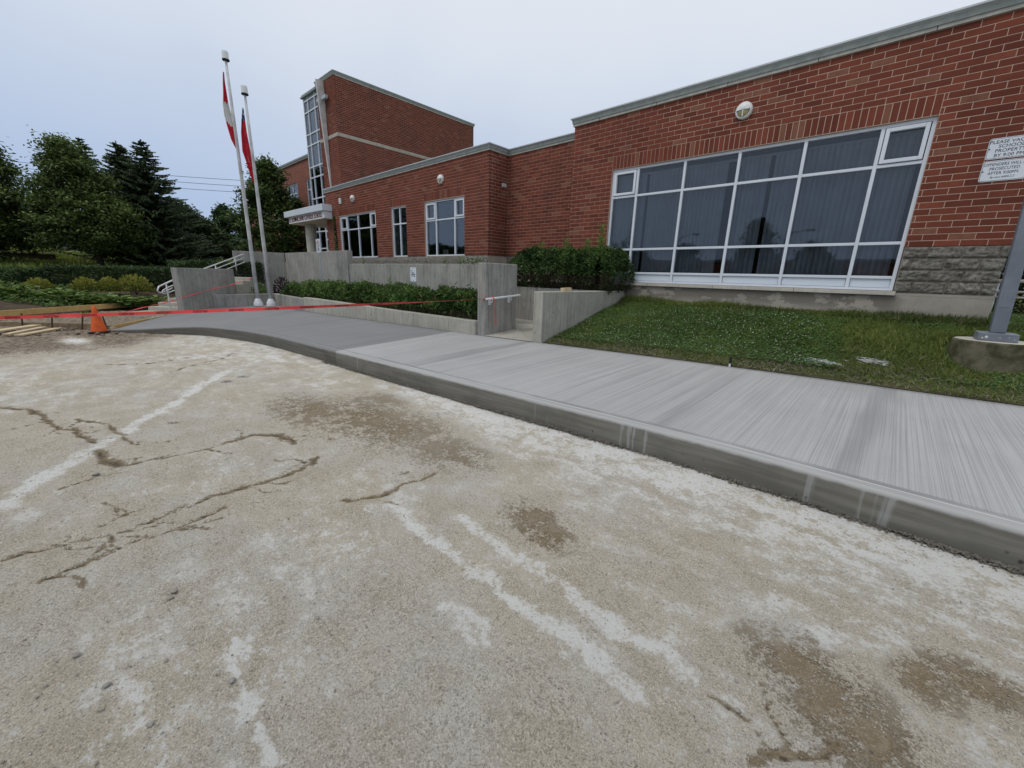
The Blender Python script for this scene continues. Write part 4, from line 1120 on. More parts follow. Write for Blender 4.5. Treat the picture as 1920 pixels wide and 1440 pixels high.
# ================================================================== FLAGPOLES AND FLAGS
def flagpole(x, y, z, h, label):
    e = empty('flagpole', (x, y, z), label, 'flagpole', 'flagpoles by the planter wall')
    m_ = MB(); m_.tube([(x, y, z), (x, y, z+h*.35), (x, y, z+h*.7), (x, y, z+h-.28)], [.068, .06, .048, .036], 14); m_.build('pole', M['pole_paint'], e, smooth=True)
    m_ = MB(); m_.lathe([(.16, 0), (.15, .1), (.09, .24), (.07, .26)], (x, y, z), 20); m_.build('base_collar', M['white_paint'], e)
    m_ = MB(); m_.lathe([(.10, h-.26), (.11, h-.23), (.10, h-.22)], (x, y, z), 20); m_.build('lamp_lens', M['black'], e)
    m_ = MB(); m_.lathe([(.095, h-.219), (.093, h-.04), (.085, h), (.02, h+.01)], (x, y, z), 20); m_.build('cap', M['lamp_white'], e)
    m_ = MB(); m_.tube([(x+.10, y-.06, z+h-.3), (x+.09, y-.055, z+h*.55), (x+.12, y-.06, z+1.25), (x+.07, y-.05, z+1.15)], .006, 5); m_.build('halyard', M['flag_white'], e)
    m_ = MB(); m_.box(x+.075, x+.11, y-.07, y-.05, z+1.1, z+1.25); m_.build('cleat', M['grey_frame'], e)
    return e
P1 = (-17.3, 4.72, .30); P2 = (-17.0, 5.06, .30)
flagpole(*P1, 8.05, 'taller weathered flagpole with the limp red and white flag')
flagpole(*P2, 7.12, 'shorter white flagpole with the limp red flag')
def flag(px, py, z_top, z_bot, prof, cols, mats, name, label, seed):
    """limp cloth hanging in folds beside the pole; prof: (t, width), cols(t, s)->material index"""
    nz, ns = 44, 17; vs = []; r_ = random.Random(seed)
    ts = [p[0] for p in prof]; ws = [p[1] for p in prof]; os_ = [p[2] for p in prof]
    ph = r_.random()*6
    for i in range(nz+1):
        t = i/nz; w = float(np.interp(t, ts, ws)); off = float(np.interp(t, ts, os_))
        for j in range(ns+1):
            s = j/ns
            a = s*3.3*math.pi+ph+t*1.3
            fold = .055*math.sin(a)*(.4+.6*min(1, w/.25))
            # width runs away from the pole, folds across it
            ux, uy = -.70, -.71
            x = px+ux*(off+w*(s+.10*math.sin(2*a)))+uy*fold*-1
            y = py+uy*(off+w*(s+.10*math.sin(2*a)))+ux*fold
            vs.append((x, y, z_top+(z_bot-z_top)*t-.12*w*s+.03*math.sin(5*t+4*s)))
    mb = MB()
    mb.v = vs; mb.t = [.5]*len(vs)
    for i in range(nz):
        for j in range(ns):
            mb.f.append((i*(ns+1)+j, i*(ns+1)+j+1, (i+1)*(ns+1)+j+1, (i+1)*(ns+1)+j)); mb.m.append(cols((i+.5)/nz, (j+.5)/ns))
    o = mb.build(name, mats, smooth=True)
    sm = o.modifiers.new('thick', 'SOLIDIFY'); sm.thickness = .006
    return tag(o, label, 'flag')
flag(P1[0]-.06, P1[1]-.06, 7.75, 5.55, [(0, .02, .03), (.15, .10, .03), (.38, .20, .02), (.55, .24, -.03), (.7, .22, -.07), (.88, .17, -.1), (1, .08, -.12)],
     lambda t, s: 1 if .40 < t+.06*s < .70 else (1 if s > .62 and t < .40 else 0), [M['flag_red'], M['flag_white']], 'flag', 'limp flag with red ends and a white middle on the taller pole', 3)
flag(P2[0]-.05, P2[1]-.05, 6.75, 4.5, [(0, .02, .04), (.12, .08, .04), (.3, .15, .04), (.55, .22, .01), (.72, .18, -.03), (.9, .14, -.06), (1, .06, -.05)],
     lambda t, s: (2 if t < .15 and (int(t*60)+int(s*5)) % 5 != 0 else 1 if t < .165 else 1 if (.62 < t < .70 and .45 < s < .62) or (.72 < t < .78 and .5 < s < .7) else 0), [M['flag_red'], M['flag_white'], M['flag_blue']], 'flag', 'limp red flag with a dark blue corner on the shorter pole', 5)

# ================================================================== NO PARKING SIGN
e = empty('no_parking_sign', (-16.72, 6.9, .5), 'white no parking sign with red ring on a thin post', 'sign')
m_ = MB(); m_.obox((-16.70, 6.92, .5), (-16.78, 6.92, 2.78), .05, .02); m_.build('post', M['grey_frame'], e)
rounded(-16.97, -16.60, 2.30, 2.81, .035, 6.894, 6.9).build('plate', M['sign_white'], e)
m_ = MB(); n = 28; c = (-16.785, 6.891, 2.63)
vs = []
for k in range(n):
    a = 2*math.pi*k/n
    for rr in (.105, .125): vs.append((c[0]+rr*math.cos(a), c[1], c[2]+rr*math.sin(a)))
m_.add(vs, [(2*k, 2*((k+1) % n), 2*((k+1) % n)+1, 2*k+1) for k in range(n)])
m_.add([(c[0]-.085, c[1], c[2]+.07), (c[0]-.07, c[1], c[2]+.085), (c[0]+.085, c[1], c[2]-.07), (c[0]+.07, c[1], c[2]-.085)], [(0, 3, 2, 1)])
m_.build('prohibition_ring', M['sign_red'], e)
text_obj('lettering', 'P', .17, M['sign_black'], e, (c[0], 6.8925, c[2]), RX, extrude=.0003)
for z, w in ((2.465, .10), (2.435, .08), (2.405, .10), (2.375, .06)):
    m_ = MB(); m_.box(c[0]-w, c[0]+w, 6.892, 6.8925, z, z+.015); m_.build('print', M['flag_blue'], e)
for dx in (-.1, .1):
    m_ = MB(); m_.box(c[0]+dx-.02, c[0]+dx+.02, 6.892, 6.8925, 2.325, 2.35); m_.build('print', M['sign_black'], e)

# ================================================================== LAMP POST ON THE LAWN
LPX, LPY, LPZ = 1.14, 8.72, .95
e = empty('lamp_post', (LPX, LPY, .6), 'square grey steel lamp post on a round mossy concrete footing', 'lamp post')
m_ = MB(); m_.lathe([(.405, .45), (.405, .925), (.395, .94), (.385, .9455)], (LPX, LPY, 0), 40); m_.m[-1] = 1; foot = m_.build('footing', [M['footing'], M['sill']], e)
m_ = MB(); m_.box(LPX-.187, LPX+.187, LPY-.187, LPY+.187, .946, 1.055); m_.build('base_cover', M['lamp_post'], e, bevel=.008)
for dx, dy in ((-.12, -.2155), (-.02, -.2155), (.08, -.2155), (.15, -.2155)):
    pass
m_ = MB(); m_.obox((LPX, LPY, 1.056), (LPX-.27, LPY, 7.2), .149, .149, upv=(0, 1, 0)); m_.build('shaft', M['lamp_post'], e, bevel=.012)
m_ = MB(); m_.box(LPX-.065, LPX+.025, LPY-.079, LPY-.0745, 1.40, 1.62); m_.build('hand_hole_cover', M['lamp_post'], e, bevel=.003)
m_ = MB(); m_.box(LPX-.49, LPX-.05, LPY-.75, LPY+.1, 7.205, 7.36); m_.build('luminaire', M['lamp_post'], e, bevel=.02)
for dx, zz, r_ in ((-.105, 1.0, .017), (-.14, .985, .010), (.02, 1.0, .006), (.10, 1.01, .006), (.15, .99, .005)):
    m_ = MB(); m_.lathe([(r_, 0), (r_*.8, .0015)], (LPX+dx, LPY-.1872, zz), 9, 'Y'); m_.build('paint_chip', M['flag_white'], e)

# guard rail seen past the corner of the wall
e = empty('guard_rail', (2.6, 13.0, 1.0), 'white pipe guard rail past the corner of the brick wall', 'railing')
for z, r_ in ((1.81, .035), (1.60, .022), (1.49, .022)):
    m_ = MB(); m_.tube([(1.45, 13.0, z), (4.4, 13.0, z)], r_, 8); m_.build('rail', M['white_paint'], e, smooth=True)
for x in (1.5, 2.9, 4.3):
    m_ = MB(); m_.tube([(x, 13.05, .9), (x, 13.05, 1.80)], .03, 8); m_.build('post', M['white_paint'], e, smooth=True)

# ================================================================== CONSTRUCTION THINGS
# traffic cone
cx_, cy_ = -14.1, .33
e = empty('traffic_cone', (cx_, cy_, 0), 'dirty orange traffic cone standing behind the danger tape', 'cone')
m_ = MB(); m_.prism([(cx_+.19*math.cos(R(20+90*k))*1.2, cy_+.19*math.sin(R(20+90*k))*1.2) for k in range(4)], 0.005, .04); m_.build('base', M['black'], e, bevel=.006)
m_ = MB(); m_.lathe([(.155, .041), (.15, .06), (.10, .3), (.045, .58), (.033, .645), (.024, .65)], (cx_, cy_, 0), 24); m_.build('body', M['cone'], e, smooth=True)

def plank(name, a, b, w, h, mat, label, cat='plank', group=None, sag=0):
    m_ = MB(); m_.obox(a, b, w, h); o = m_.build(name, M[mat], bevel=.004)
    return tag(o, label, cat, group)
plank('edge_board', (-19.0, -1.7, .14), (-21.75, 2.45, .20), .05, .17, 'lumber', 'long new yellow timber board edging the planting bed')
plank('form_board', (-16.95, -1.55, .06), (-15.0, .42, .06), .04, .13, 'lumber_old', 'old muddy form board held by steel pins')
plank('form_board', (-14.42, .62, .075), (-15.6, 1.42, .10), .03, .13, 'lumber', 'new form board at the tip of the fresh concrete')
plank('form_board', (-15.62, 1.44, .10), (-16.9, 2.32, .13), .03, .13, 'lumber_pale', 'form board running on towards the concrete stair wall')
plank('loose_plank', (-14.4, -1.75, .06), (-15.75, -.72, .09), .22, .04, 'lumber_pale', 'longest pale plank lying loose on the mud')
plank('loose_plank', (-14.45, -1.15, .045), (-15.5, -.60, .06), .14, .035, 'lumber_pale', 'middle pale plank lying loose on the mud')
plank('loose_plank', (-14.2, -.95, .04), (-15.1, -.36, .055), .17, .035, 'lumber_pale', 'pale plank nearest the orange cone on the mud')
plank('bed_board', (-23.0, -.65, .52), (-22.55, 1.65, .56), .05, .08, 'lumber_old', 'weathered board among the leafy bed plants')
plank('timber_block', (-5.32, 7.30, 1.375), (-5.24, 7.50, 1.385), .11, .07, 'lumber_pale', 'small block of timber lying on the ramp wall', 'block')
for i, (x, y, lean) in enumerate(((-16.28, -.99, -.05), (-15.41, -.47, -.06), (-14.93, .04, -.10), (-14.78, .50, .04))):
    m_ = MB(); m_.tube([(x, y, -.02), (x+.04, y-lean, .36 if i != 2 else .48)], .017, 8)
    o = m_.build('form_pin', M['rust_and_shade'], smooth=False)
    tag(o, 'rusty steel pin ' + ('beside the loose pale planks', 'holding the middle of the old form board', 'tallest of the row, behind the orange cone', 'at the end of the row beside the fresh concrete tip')[i], 'pin', 'steel pins of the formwork')

# danger tape across the walk
A = Vector((-6.49, 6.32, 1.135)); Bv = Vector((-14.09, -2.13, .46))
e = empty('danger_tape', tuple(A), 'red danger tape with black lettering stretched across the sidewalk', 'tape')
n = 80; mb = MB(); vs = []
def tape_pt(t):
    p = A.lerp(Bv, t); p.z -= .10*4*t*(1-t)*.35; return p
TN = Vector((0.74, -0.67, 0)).normalized()
def tape_frame(t):
    tw = R(74)*max(0, min(1, 1.35-t/.33))+R(6)*math.sin(t*23)
    return Vector((0, 0, 1))*math.cos(tw)+TN*math.sin(tw)
for i in range(n+1):
    t = i/n; p = tape_pt(t); u = tape_frame(t)
    for s in (-.033, .033): vs.append(p+u*s)
mb.add(vs, [(2*i, 2*i+1, 2*i+3, 2*i+2) for i in range(n)])
tp = mb.build('ribbon', M['tape_red'], e, smooth=True)
d_ = (Bv-A).normalized(); L_ = (Bv-A).length
k = 0; t = .22
while t < .985:
    p = tape_pt(t)
    ex = (tape_pt(t+.01)-tape_pt(t-.01)).normalized(); uy = -tape_frame(t); nz_ = ex.cross(uy)
    # printed upside down, read from the camera's side
    ex = -ex if nz_.dot(Vector((0, 0, EYE))-p) < 0 else ex
    nz_ = ex.cross(uy)
    Rm_ = Matrix((ex, uy, nz_)).transposed()
    text_obj('lettering', 'DANGER' if k % 2 == 0 else 'PELIGRO', .07, M['sign_black'], tp, p+nz_*.0025, Rm_, xs=1.05, extrude=.0003)
    t += .72/L_; k += 1
mb = MB(); vs = []
tail = [(-6.47, 6.36, 1.15), (-6.46, 6.38, 1.10), (-6.46, 6.40, .9), (-6.455, 6.42, .72), (-6.45, 6.42, .56)]
for i, p in enumerate(tail):
    w = .010+.014*i/4
    vs += [Vector(p)+Vector((.3, -1, 0)).normalized()*-w, Vector(p)+Vector((.3, -1, 0)).normalized()*w]
mb.add(vs, [(2*i, 2*i+1, 2*i+3, 2*i+2) for i in range(4)])
mb.tube([(-6.53, 6.36, 1.14), (-6.5, 6.33, 1.17), (-6.465, 6.36, 1.15), (-6.49, 6.4, 1.105), (-6.53, 6.37, 1.12)], .012, 6)
mb.build('tail', M['tape_red'], e)
# the far end is tied to a stake outside the picture
m_ = MB(); m_.obox((-14.12, -2.16, 0), (-14.12, -2.16, .6), .05, .05); tag(m_.build('wooden_stake', M['lumber_old']), 'wooden stake holding the end of the danger tape', 'stake')
# second tape, twisted to a cord, from the flagpole down to a form pin
mb = MB()
Q = [(P1[0]+.0, P1[1]-.09, 1.30), (-17.4, 4.0, 1.06), (-17.1, 3.1, .84), (-16.2, 2.0, .58), (-15.4, 1.1, .42), (-14.77, .53, .31)]
pts = catmull(Q, 8); mb.tube([tuple(p) for p in pts], [.011+.006*math.sin(i*1.1) for i in range(len(pts))], 5)
o = mb.build('twisted_tape', M['tape_red'], smooth=True); tag(o, 'red tape twisted to a cord between flagpole and form pin', 'tape')

# ---- white stair handrail and the steps behind the stair wall
e = empty('stair_handrail', (-17.7, 2.2, .3), 'white double pipe handrail climbing behind the stair wall', 'handrail')
def rp(t, dz): return (-17.55-3.9*t, 2.0+3.3*t, .98+1.15*t+dz)
m_ = MB(); m_.tube([rp(0, -.20), rp(-.02, -.10), rp(0, 0), rp(.12, .03), rp(1.1, 0)], .024, 8); m_.tube([rp(.04, -.28), rp(.02, -.24), rp(.03, -.16), rp(.08, -.13), rp(1.1, -.16)], .02, 8)
m_.tube([rp(0, -.20), rp(.06, -.22), rp(.12, -.2)], .022, 8); m_.build('rail', M['white_paint'], e, smooth=True)
m_ = MB(); m_.tube([rp(.04, -.28), rp(.1, -.30), rp(1.1, -.34)], .02, 8); m_.build('rail', M['white_paint'], e, smooth=True)
for t in (.07, .35, .65, .95):
    m_ = MB(); q = rp(t, 0); m_.tube([(q[0], q[1], .1+1.5*t), q], .022, 8); m_.build('post', M['white_paint'], e, smooth=True)
e = empty('stairs', (-18, 2.6, 0), 'concrete steps climbing beside the free-standing stair wall', 'stairs')
dv = Vector((-.545, .84)); nv = Vector((-.84, -.545))
for k in range(10):
    a = Vector((-17.0, 2.15))+dv*(.1+.36*k) if k else Vector((-17.0, 2.15))-dv*.3
    b = a+dv*(.36 if k else .76)
    m_ = MB(); q = [a, b, b+nv*1.5, a+nv*1.5]
    m_.prism([(p.x, p.y) for p in q], .0, .16+.125*k); m_.build('step', M['concrete_pale'], e, bevel=.008)

# ---- pebbles and crumbs on the pavement
def pebble(r, seed):
    r_ = np.random.default_rng(seed); m_ = MB()
    import bmesh
    bm = bmesh.new(); bmesh.ops.create_icosphere(bm, subdivisions=1, radius=1)
    for v in bm.verts: v.co *= .75+.45*r_.random()
    me = bpy.data.meshes.new('pebble'); bm.to_mesh(me); bm.free()
    me.transform(Matrix.Diagonal((r*1.25, r, r*.6, 1))); me.materials.append(M['stone_grey']); return me
peb = [(-2.43,.1,.016),(-2.39,.08,.013),(-1.67,.18,.014),(-2.0,-.17,.014),(-2.27,-.25,.013),(-.13,1.51,.013),(-1.97,.01,.009),(-1.69,-.07,.010),(-4.4,-.11,.022),(-1.89,-.19,.009),(-.17,1.64,.008),(-1.74,.55,.009)]
for i, (x, y, r_) in enumerate(peb):
    o = bpy.data.objects.new('pebble', pebble(r_, i)); COL.objects.link(o); o.location = (x, y, r_*.35); o.rotation_euler = (0, 0, random.random()*6)
    tag(o, 'loose grey pebble lying on the dusty pavement', 'pebble', 'loose pebbles on the pavement')
def crumbs(name, X, Y, Zc, size, mat, label, flat=.6):
    n = len(X); base = np.array([(1,0,0),(-1,0,0),(0,1,0),(0,-1,0),(0,0,1),(0,0,-1)], float); tri = np.array([(0,2,4),(2,1,4),(1,3,4),(3,0,4),(2,0,5),(1,2,5),(3,1,5),(0,3,5)])
    J = base[None]*(.6+.8*rng.random((n, 6, 1)))*size[:, None, None]; J[..., 2] *= flat
    a = rng.random(n)*6.28; ca, sa = np.cos(a)[:, None], np.sin(a)[:, None]
    V = np.stack([J[..., 0]*ca-J[..., 1]*sa+X[:, None], J[..., 0]*sa+J[..., 1]*ca+Y[:, None], J[..., 2]+Zc[:, None]], -1).reshape(-1, 3)
    F = (tri[None]+(np.arange(n)*6)[:, None, None]).reshape(-1, 3)
    o = big_mesh(name, V, F, mat); return tag(o, label, kind='stuff')
n = 9000; X = rng.uniform(-7, 1.3, n); Y = rng.uniform(-.9, 3.5, n); keep = vnoise(X, Y, 1.2, 41) > rng.random(n)*.8
X, Y = X[keep], Y[keep]; s_ = .0018+.0045*rng.random(len(X))**3
crumbs('grit', X, Y, s_*.3, s_, M['stone_grey'], 'fine loose grit scattered over the pavement')
n = 12000; X = rng.uniform(-7.5, 2.2, n); Yk = np.interp(X, FR[::-1, 0], FR[::-1, 1]); dlt = np.abs(rng.normal(0, .045, n)); Y = Yk-.008-dlt; s_ = (.004+.013*rng.random(n)**2)*np.clip(1.2-dlt*7, .3, 1)
keep = vnoise(X, Y*0, 1.3, 44)*1.25 > rng.random(n)*.9
M['rubble'] = plain('kerb_rubble', (0.085, 0.078, 0.066), (0.17, 0.155, 0.13), 18, 0.95)
crumbs('rubble', X[keep], Y[keep], s_[keep]*.4, s_[keep], M['rubble'], 'dark crumbled rubble along the foot of the kerb')
n = 900; X = rng.uniform(-15.6, -11.8, n); Y = rng.uniform(-1.2, .9, n); s_ = .012+.06*rng.random(n)**4; kp = np.abs(X+14.9-.4*Y)+rng.random(n)*1.5 < 1.6
M['mud'] = plain('mud_clod', (0.12, 0.095, 0.07), (0.2, 0.165, 0.125), 12, 0.95)
crumbs('mud_clods', X[kp], Y[kp], s_[kp]*.3, s_[kp], M['mud'], 'clods of mud around the formwork')
n = 15000; X = rng.uniform(-5.5, 1.3, n); Y = rng.uniform(-.9, 3.4, n); keep = .25+vnoise(X, Y, 1.6, 46) > rng.random(n)
X, Y = X[keep], Y[keep]; s_ = .0016+.0034*rng.random(len(X))**2
M['chip'] = plain('pale_chip', (0.52, 0.50, 0.46), (0.36, 0.33, 0.28), 40, 0.9)
crumbs('stone_chips', X, Y, s_*.25+.001, s_, M['chip'], 'pale stone chips bedded in the pavement')
# marker pin at the lawn edge
m_ = MB(); m_.tube([(-1.74, 7.10, .28), (-1.74, 7.10, .36)], .016, 8, 0); m_.tube([(-1.74, 7.10, .361), (-1.74, 7.10, .47)], .018, 8, 1)
tag(m_.build('edge_pin', [M['white_paint'], M['black']]), 'short black and white pin at the edge of the lawn', 'pin')

# ================================================================== VEGETATION
def rand_dirs(n):
    v = rng.normal(size=(n, 3)); return v/np.linalg.norm(v, axis=1, keepdims=True)
def leaf_mesh(name, C, L, Wd, mat, parent=None, axis=None, nrm=None, tint=None, local=False, fold=.25):
    """diamond leaves: C centres, L half length, Wd half width; axis: leaf direction, nrm: leaf normal"""
    n = len(C); L = np.broadcast_to(L, n)[:, None]; Wd = np.broadcast_to(Wd, n)[:, None]
    a = rand_dirs(n) if axis is None else axis/np.linalg.norm(axis, axis=1, keepdims=True)
    b = rand_dirs(n) if nrm is None else nrm
    s = np.cross(a, b); s /= np.linalg.norm(s, axis=1, keepdims=True)+1e-9
    up_ = np.cross(s, a)
    V = np.stack([C-a*L, C+s*Wd+up_*Wd*fold, C+a*L, C-s*Wd+up_*Wd*fold], 1).reshape(-1, 3)
    F = np.arange(4*n).reshape(-1, 4)
    tint = rng.random(n) if tint is None else tint
    return big_mesh(name, V, F, mat, parent, attrs=dict(tint=np.repeat(np.clip(tint, 0, 1), 4)), local=local)

def deciduous(x, y, z, H, crown_z0, rx, label, mat, n=20000, leaf=.10, clumps=150, trunk_r=.13, lean=(0, 0), group=None, seed=0, squash=1.0, name='maple_tree', peak=None):
    global rng
    rng = np.random.default_rng(seed)
    e = empty(name, (x, y, z), label, 'tree', group)
    cz0, cz1 = z+crown_z0, z+H
    K = clumps
    u = rng.random(K); th = rng.random(K)*6.283
    # outline: widest a third of the way up, lumpy
    t = rng.beta(1.25, 1.5, K)
    prof = np.interp(t, [0, .10, .26, .5, .72, .9, 1], [.6, .95, 1, .74, .42, .17, .03])
    lump = .78+.44*vnoise(th*1.2+seed, t*5, 1.0, seed+5)
    rr = rx*prof*lump*np.sqrt(.12+.88*u)
    cc = np.stack([x+lean[0]*t+rr*np.cos(th), y+lean[1]*t+rr*np.sin(th), cz0+(cz1-cz0)*t*squash], 1)
    per = rng.multinomial(n, rng.dirichlet(np.full(K, 2.0)))
    idx = np.repeat(np.arange(K), per)
    sg = (.16+.22*rng.random(K))[idx]*rx/2.2
    off = rng.normal(size=(len(idx), 3))*sg[:, None]; off[:, 2] *= .62
    C = cc[idx]+off
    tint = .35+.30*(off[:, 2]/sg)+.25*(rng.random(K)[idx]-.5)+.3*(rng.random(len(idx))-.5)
    ax = rand_dirs(len(idx)); ax[:, 2] = ax[:, 2]*.6-.25
    nr = rand_dirs(len(idx))*.8+np.array([0, 0, .9])
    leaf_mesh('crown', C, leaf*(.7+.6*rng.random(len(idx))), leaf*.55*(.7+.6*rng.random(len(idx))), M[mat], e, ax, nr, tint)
    mb = MB(); r0 = trunk_r
    top = Vector((x+lean[0]*.7, y+lean[1]*.7, cz0+(cz1-cz0)*.8))
    pts = [Vector((x, y, z-.25)), Vector((x+.02, y, z+.35)), Vector((x+lean[0]*.2+.05, y+lean[1]*.2, cz0+.2)), Vector((x+lean[0]*.4, y+lean[1]*.4, cz0+(cz1-cz0)*.4)), top]
    mb.tube(pts, [r0*1.35, r0, r0*.85, r0*.55, .015], 9)
    for k in range(26):
        c = Vector(cc[rng.integers(K)]); h = rng.uniform(.0, .55)
        s_ = pts[2].lerp(top, h); mid = s_.lerp(c, .5)+Vector((0, 0, -.1+.25*rng.random()))
        mb.tube([s_, mid, c], [r0*.42*(1-h*.6), r0*.22, .01], 5)
    mb.build('trunk', M['bark'], e, smooth=True)
    return e

def spruce(x, y, z, H, Rb, label, seed=0, z_low=.8, group=None, dens=1.0):
    global rng
    rng = np.random.default_rng(seed)
    e = empty('spruce_tree', (x, y, z), label, 'tree', group)
    mb = MB(); mb.tube([(x, y, z-.2), (x, y, z+H*.5), (x, y, z+H-.15)], [.16, .09, .012], 8)
    Cs, As, Ns, Ts, Ls = [], [], [], [], []
    zz = z_low
    while zz < H-.05:
        t = (zz-z_low)/(H-z_low); Lb = Rb*(1-t)**.85+.10
        nb = int(max(6, round((12-5*t)*dens)))
        for k in range(nb):
            a = rng.random()*6.283; L = Lb*(.68+.5*rng.random())
            d = np.array([math.cos(a), math.sin(a), 0]); side = np.array([-d[1], d[0], 0])
            m_ = max(4, int(L/.11)); dr = (.10-.62*(1-t)*rng.uniform(.6, 1.1))
            q = None
            for i in range(m_):
                f = (i+.6)/m_; p = np.array([x, y, z+zz])+d*L*f+np.array([0, 0, dr*L*f*(1-.55*f)+.10*L*f*f*f])
                wsp = .30*L*(1-f)*.55+.06
                for sgn in (-1, 1):
                    for rp_ in range(2):
                        dirn = d*.55+side*sgn*(.3+.6*rng.random())+np.array([0, 0, -.75*rng.random()+.05])
                        dirn /= np.linalg.norm(dirn); ln = (.07+wsp*.75*rng.random())*.62
                        Cs.append(p+dirn*ln*.95); As.append(dirn); Ls.append(ln); Ns.append(np.array([0, 0, 1])+.35*rng.normal(size=3)); Ts.append(.25+.45*f+.3*(rng.random()-.5))
                Cs.append(p+d*.05); As.append(d+np.array([0, 0, .1])); Ls.append(.10); Ns.append(np.array([0, 0, 1.])); Ts.append(.4*f+.3)
            if L > .5: mb.tube([(x, y, z+zz), tuple(np.array([x, y, z+zz])+d*L*.5+np.array([0, 0, dr*L*.5*.72])), tuple(np.array([x, y, z+zz])+d*L*.9+np.array([0, 0, dr*L*.9*.5+.07*L]))], [.022, .014, .006], 4)
        zz += (.13+.10*(1-t))*rng.uniform(.6, 1.4)*H/9
    for k in range(10):
        p = np.array([x, y, z+H-.1*k]); d = rand_dirs(1)[0]*.6+np.array([0, 0, .9]); Cs.append(p); As.append(d); Ls.append(.09); Ns.append(rand_dirs(1)[0]); Ts.append(.5)
    Cs = np.array(Cs); Ls = np.array(Ls)
    leaf_mesh('crown', Cs, Ls, .035+Ls*.30, M['spruce'], e, np.array(As), np.array(Ns), np.array(Ts), fold=-.5)
    mb.build('trunk', M['bark'], e, smooth=True)
    return e

TG = 'trees beyond the planting bed'
deciduous(-33.6, 1.5, 1.25, 6.6, 1.2, 2.45, 'broad green maple standing in front of the spruces', 'maple', 46000, .085, 260, .16, (-.2, -.5), TG, 1)
deciduous(-36.2, -2.6, 1.35, 7.4, .9, 2.6, 'leafy maple standing beside the low brown brick hut', 'maple', 36000, .10, 220, .16, (0, 0), TG, 2)
deciduous(-40.6, 6.5, 1.5, 4.7, .9, 2.3, 'dark leafy tree between the spruces and the stairs', 'darkleaf', 20000, .13, 160, .15, (0, 0), TG, 3)
deciduous(-41.0, 8.1, 1.6, 3.7, .8, 1.8, 'smaller dark tree close behind the concrete stair walls', 'darkleaf', 14000, .12, 110, .12, (0, 0), TG, 4)
spruce(-43.6, 2.25, 1.8, 8.3, 2.8, 'tall thin spruce rising behind the broad maple', 11, 1.2, TG)
spruce(-36.0, 3.4, 1.45, 7.3, 2.9, 'dark spruce with a double-looking top behind the maple', 12, 1.2, TG)
spruce(-37.2, 3.75, 1.5, 7.3, 2.0, 'slim spruce pressed against the dark spruce beside it', 13, 1.0, TG)
spruce(-35.0, 4.45, 1.4, 7.5, 3.3, 'widest dark spruce of the group, with drooping boughs', 14, .9, TG)
deciduous(-33.2, 10.6, 1.9, 7.0, .7, 2.35, 'young entrance tree with some browning leaves before the wing', 'entrance_leaf', 24000, .11, 150, .10, (0, 0), None, 5, name='entrance_tree')
# far trees behind
far = [(-88, 20.5, 3.6, 8.6, 3.4, 6), (-85, 23.5, 3.6, 7.6, 3.0, 7), (-80, 15.5, 3.4, 4.6, 2.6, 8), (-92, 27, 3.6, 7.4, 3.2, 9), (-74, 18.5, 3.2, 2.6, 2.2, 10)]
fl = ['tall far tree with sky showing through its crown', 'round far tree behind the first flagpole', 'low far tree just right of the dark tree group', 'far tree partly hidden by the brick wing', 'low bushy far tree above the retaining wall']
for (x, y, z, h, r_, sd_), lb in zip(far, fl): deciduous(x, y, z, h, .3, r_, lb, 'darkleaf', 7000, .26, 70, .2, (0, 0), 'far trees on the hill', sd_, name='far_tree')
rng = np.random.default_rng(77)
n = 26000; X = rng.uniform(-112, -96, n); Y = rng.uniform(-70, 46, n); hh = 3.5+2.2*vnoise(Y, X*0, .16, 51)+1.4*vnoise(Y, X*0, .5, 52)
Zt = ground_h(X, Y)+hh*rng.random(n)**.7
o = leaf_mesh('far_wood', np.stack([X, Y, Zt], 1), .42*(.6+.8*rng.random(n)), .28, M['darkleaf'], None, None, None, .55*rng.random(n)); tag(o, 'dark wood closing the view behind the meadow', kind='stuff')
# low brown hut and white house glimpsed under the crowns
e = empty('brick_hut', (-41, -1, 1.3), 'low brown brick hut half hidden under the maple crowns', 'hut')
mb = MB(); mb.box(-43.5, -39.9, -3.2, -.25, .8, 2.15); M['brown_brick'] = plain('brown_brick', (0.10, 0.065, 0.045), (0.07, 0.048, 0.035), 9, .9); mb.build('wall', M['brown_brick'], e)
mb = MB(); mb.box(-43.6, -39.8, -3.3, -.15, 2.152, 2.24); mb.build('roof', M['band'], e)
e = empty('white_house', (-64, 2, 2.4), 'pale house eave and white post glimpsed under the trees', 'house')
mb = MB(); mb.box(-68, -60.6, .2, 2.6, 1.8, 2.75); mb.build('wall', M['panel'], e)
mb = MB(); mb.box(-68.3, -60.3, .0, 2.8, 2.76, 2.86); mb.add([(-68.3,0,2.87),(-60.3,0,2.87),(-60.3,2.8,2.87),(-68.3,2.8,2.87),(-68.3,1.4,3.7),(-60.3,1.4,3.7)], [(0,1,5,4),(2,3,4,5),(1,2,5),(3,0,4)], 1); mb.build('roof', [M['white_paint'], M['coping_dark']], e)
e = empty('sign_post', (-39.5, 1.75, 1.3), 'thin white post standing in the meadow beside a tree trunk', 'post')
m_ = MB(); m_.tube([(-39.5, 1.75, 1.1), (-39.9, 1.55, 2.75)], .055, 8); m_.build('shaft', M['white_paint'], e)
m_ = MB(); m_.lathe([(.06, 0), (.05, .05), (.01, .06)], (-39.9, 1.55, 2.75), 8); m_.build('cap', M['white_paint'], e)
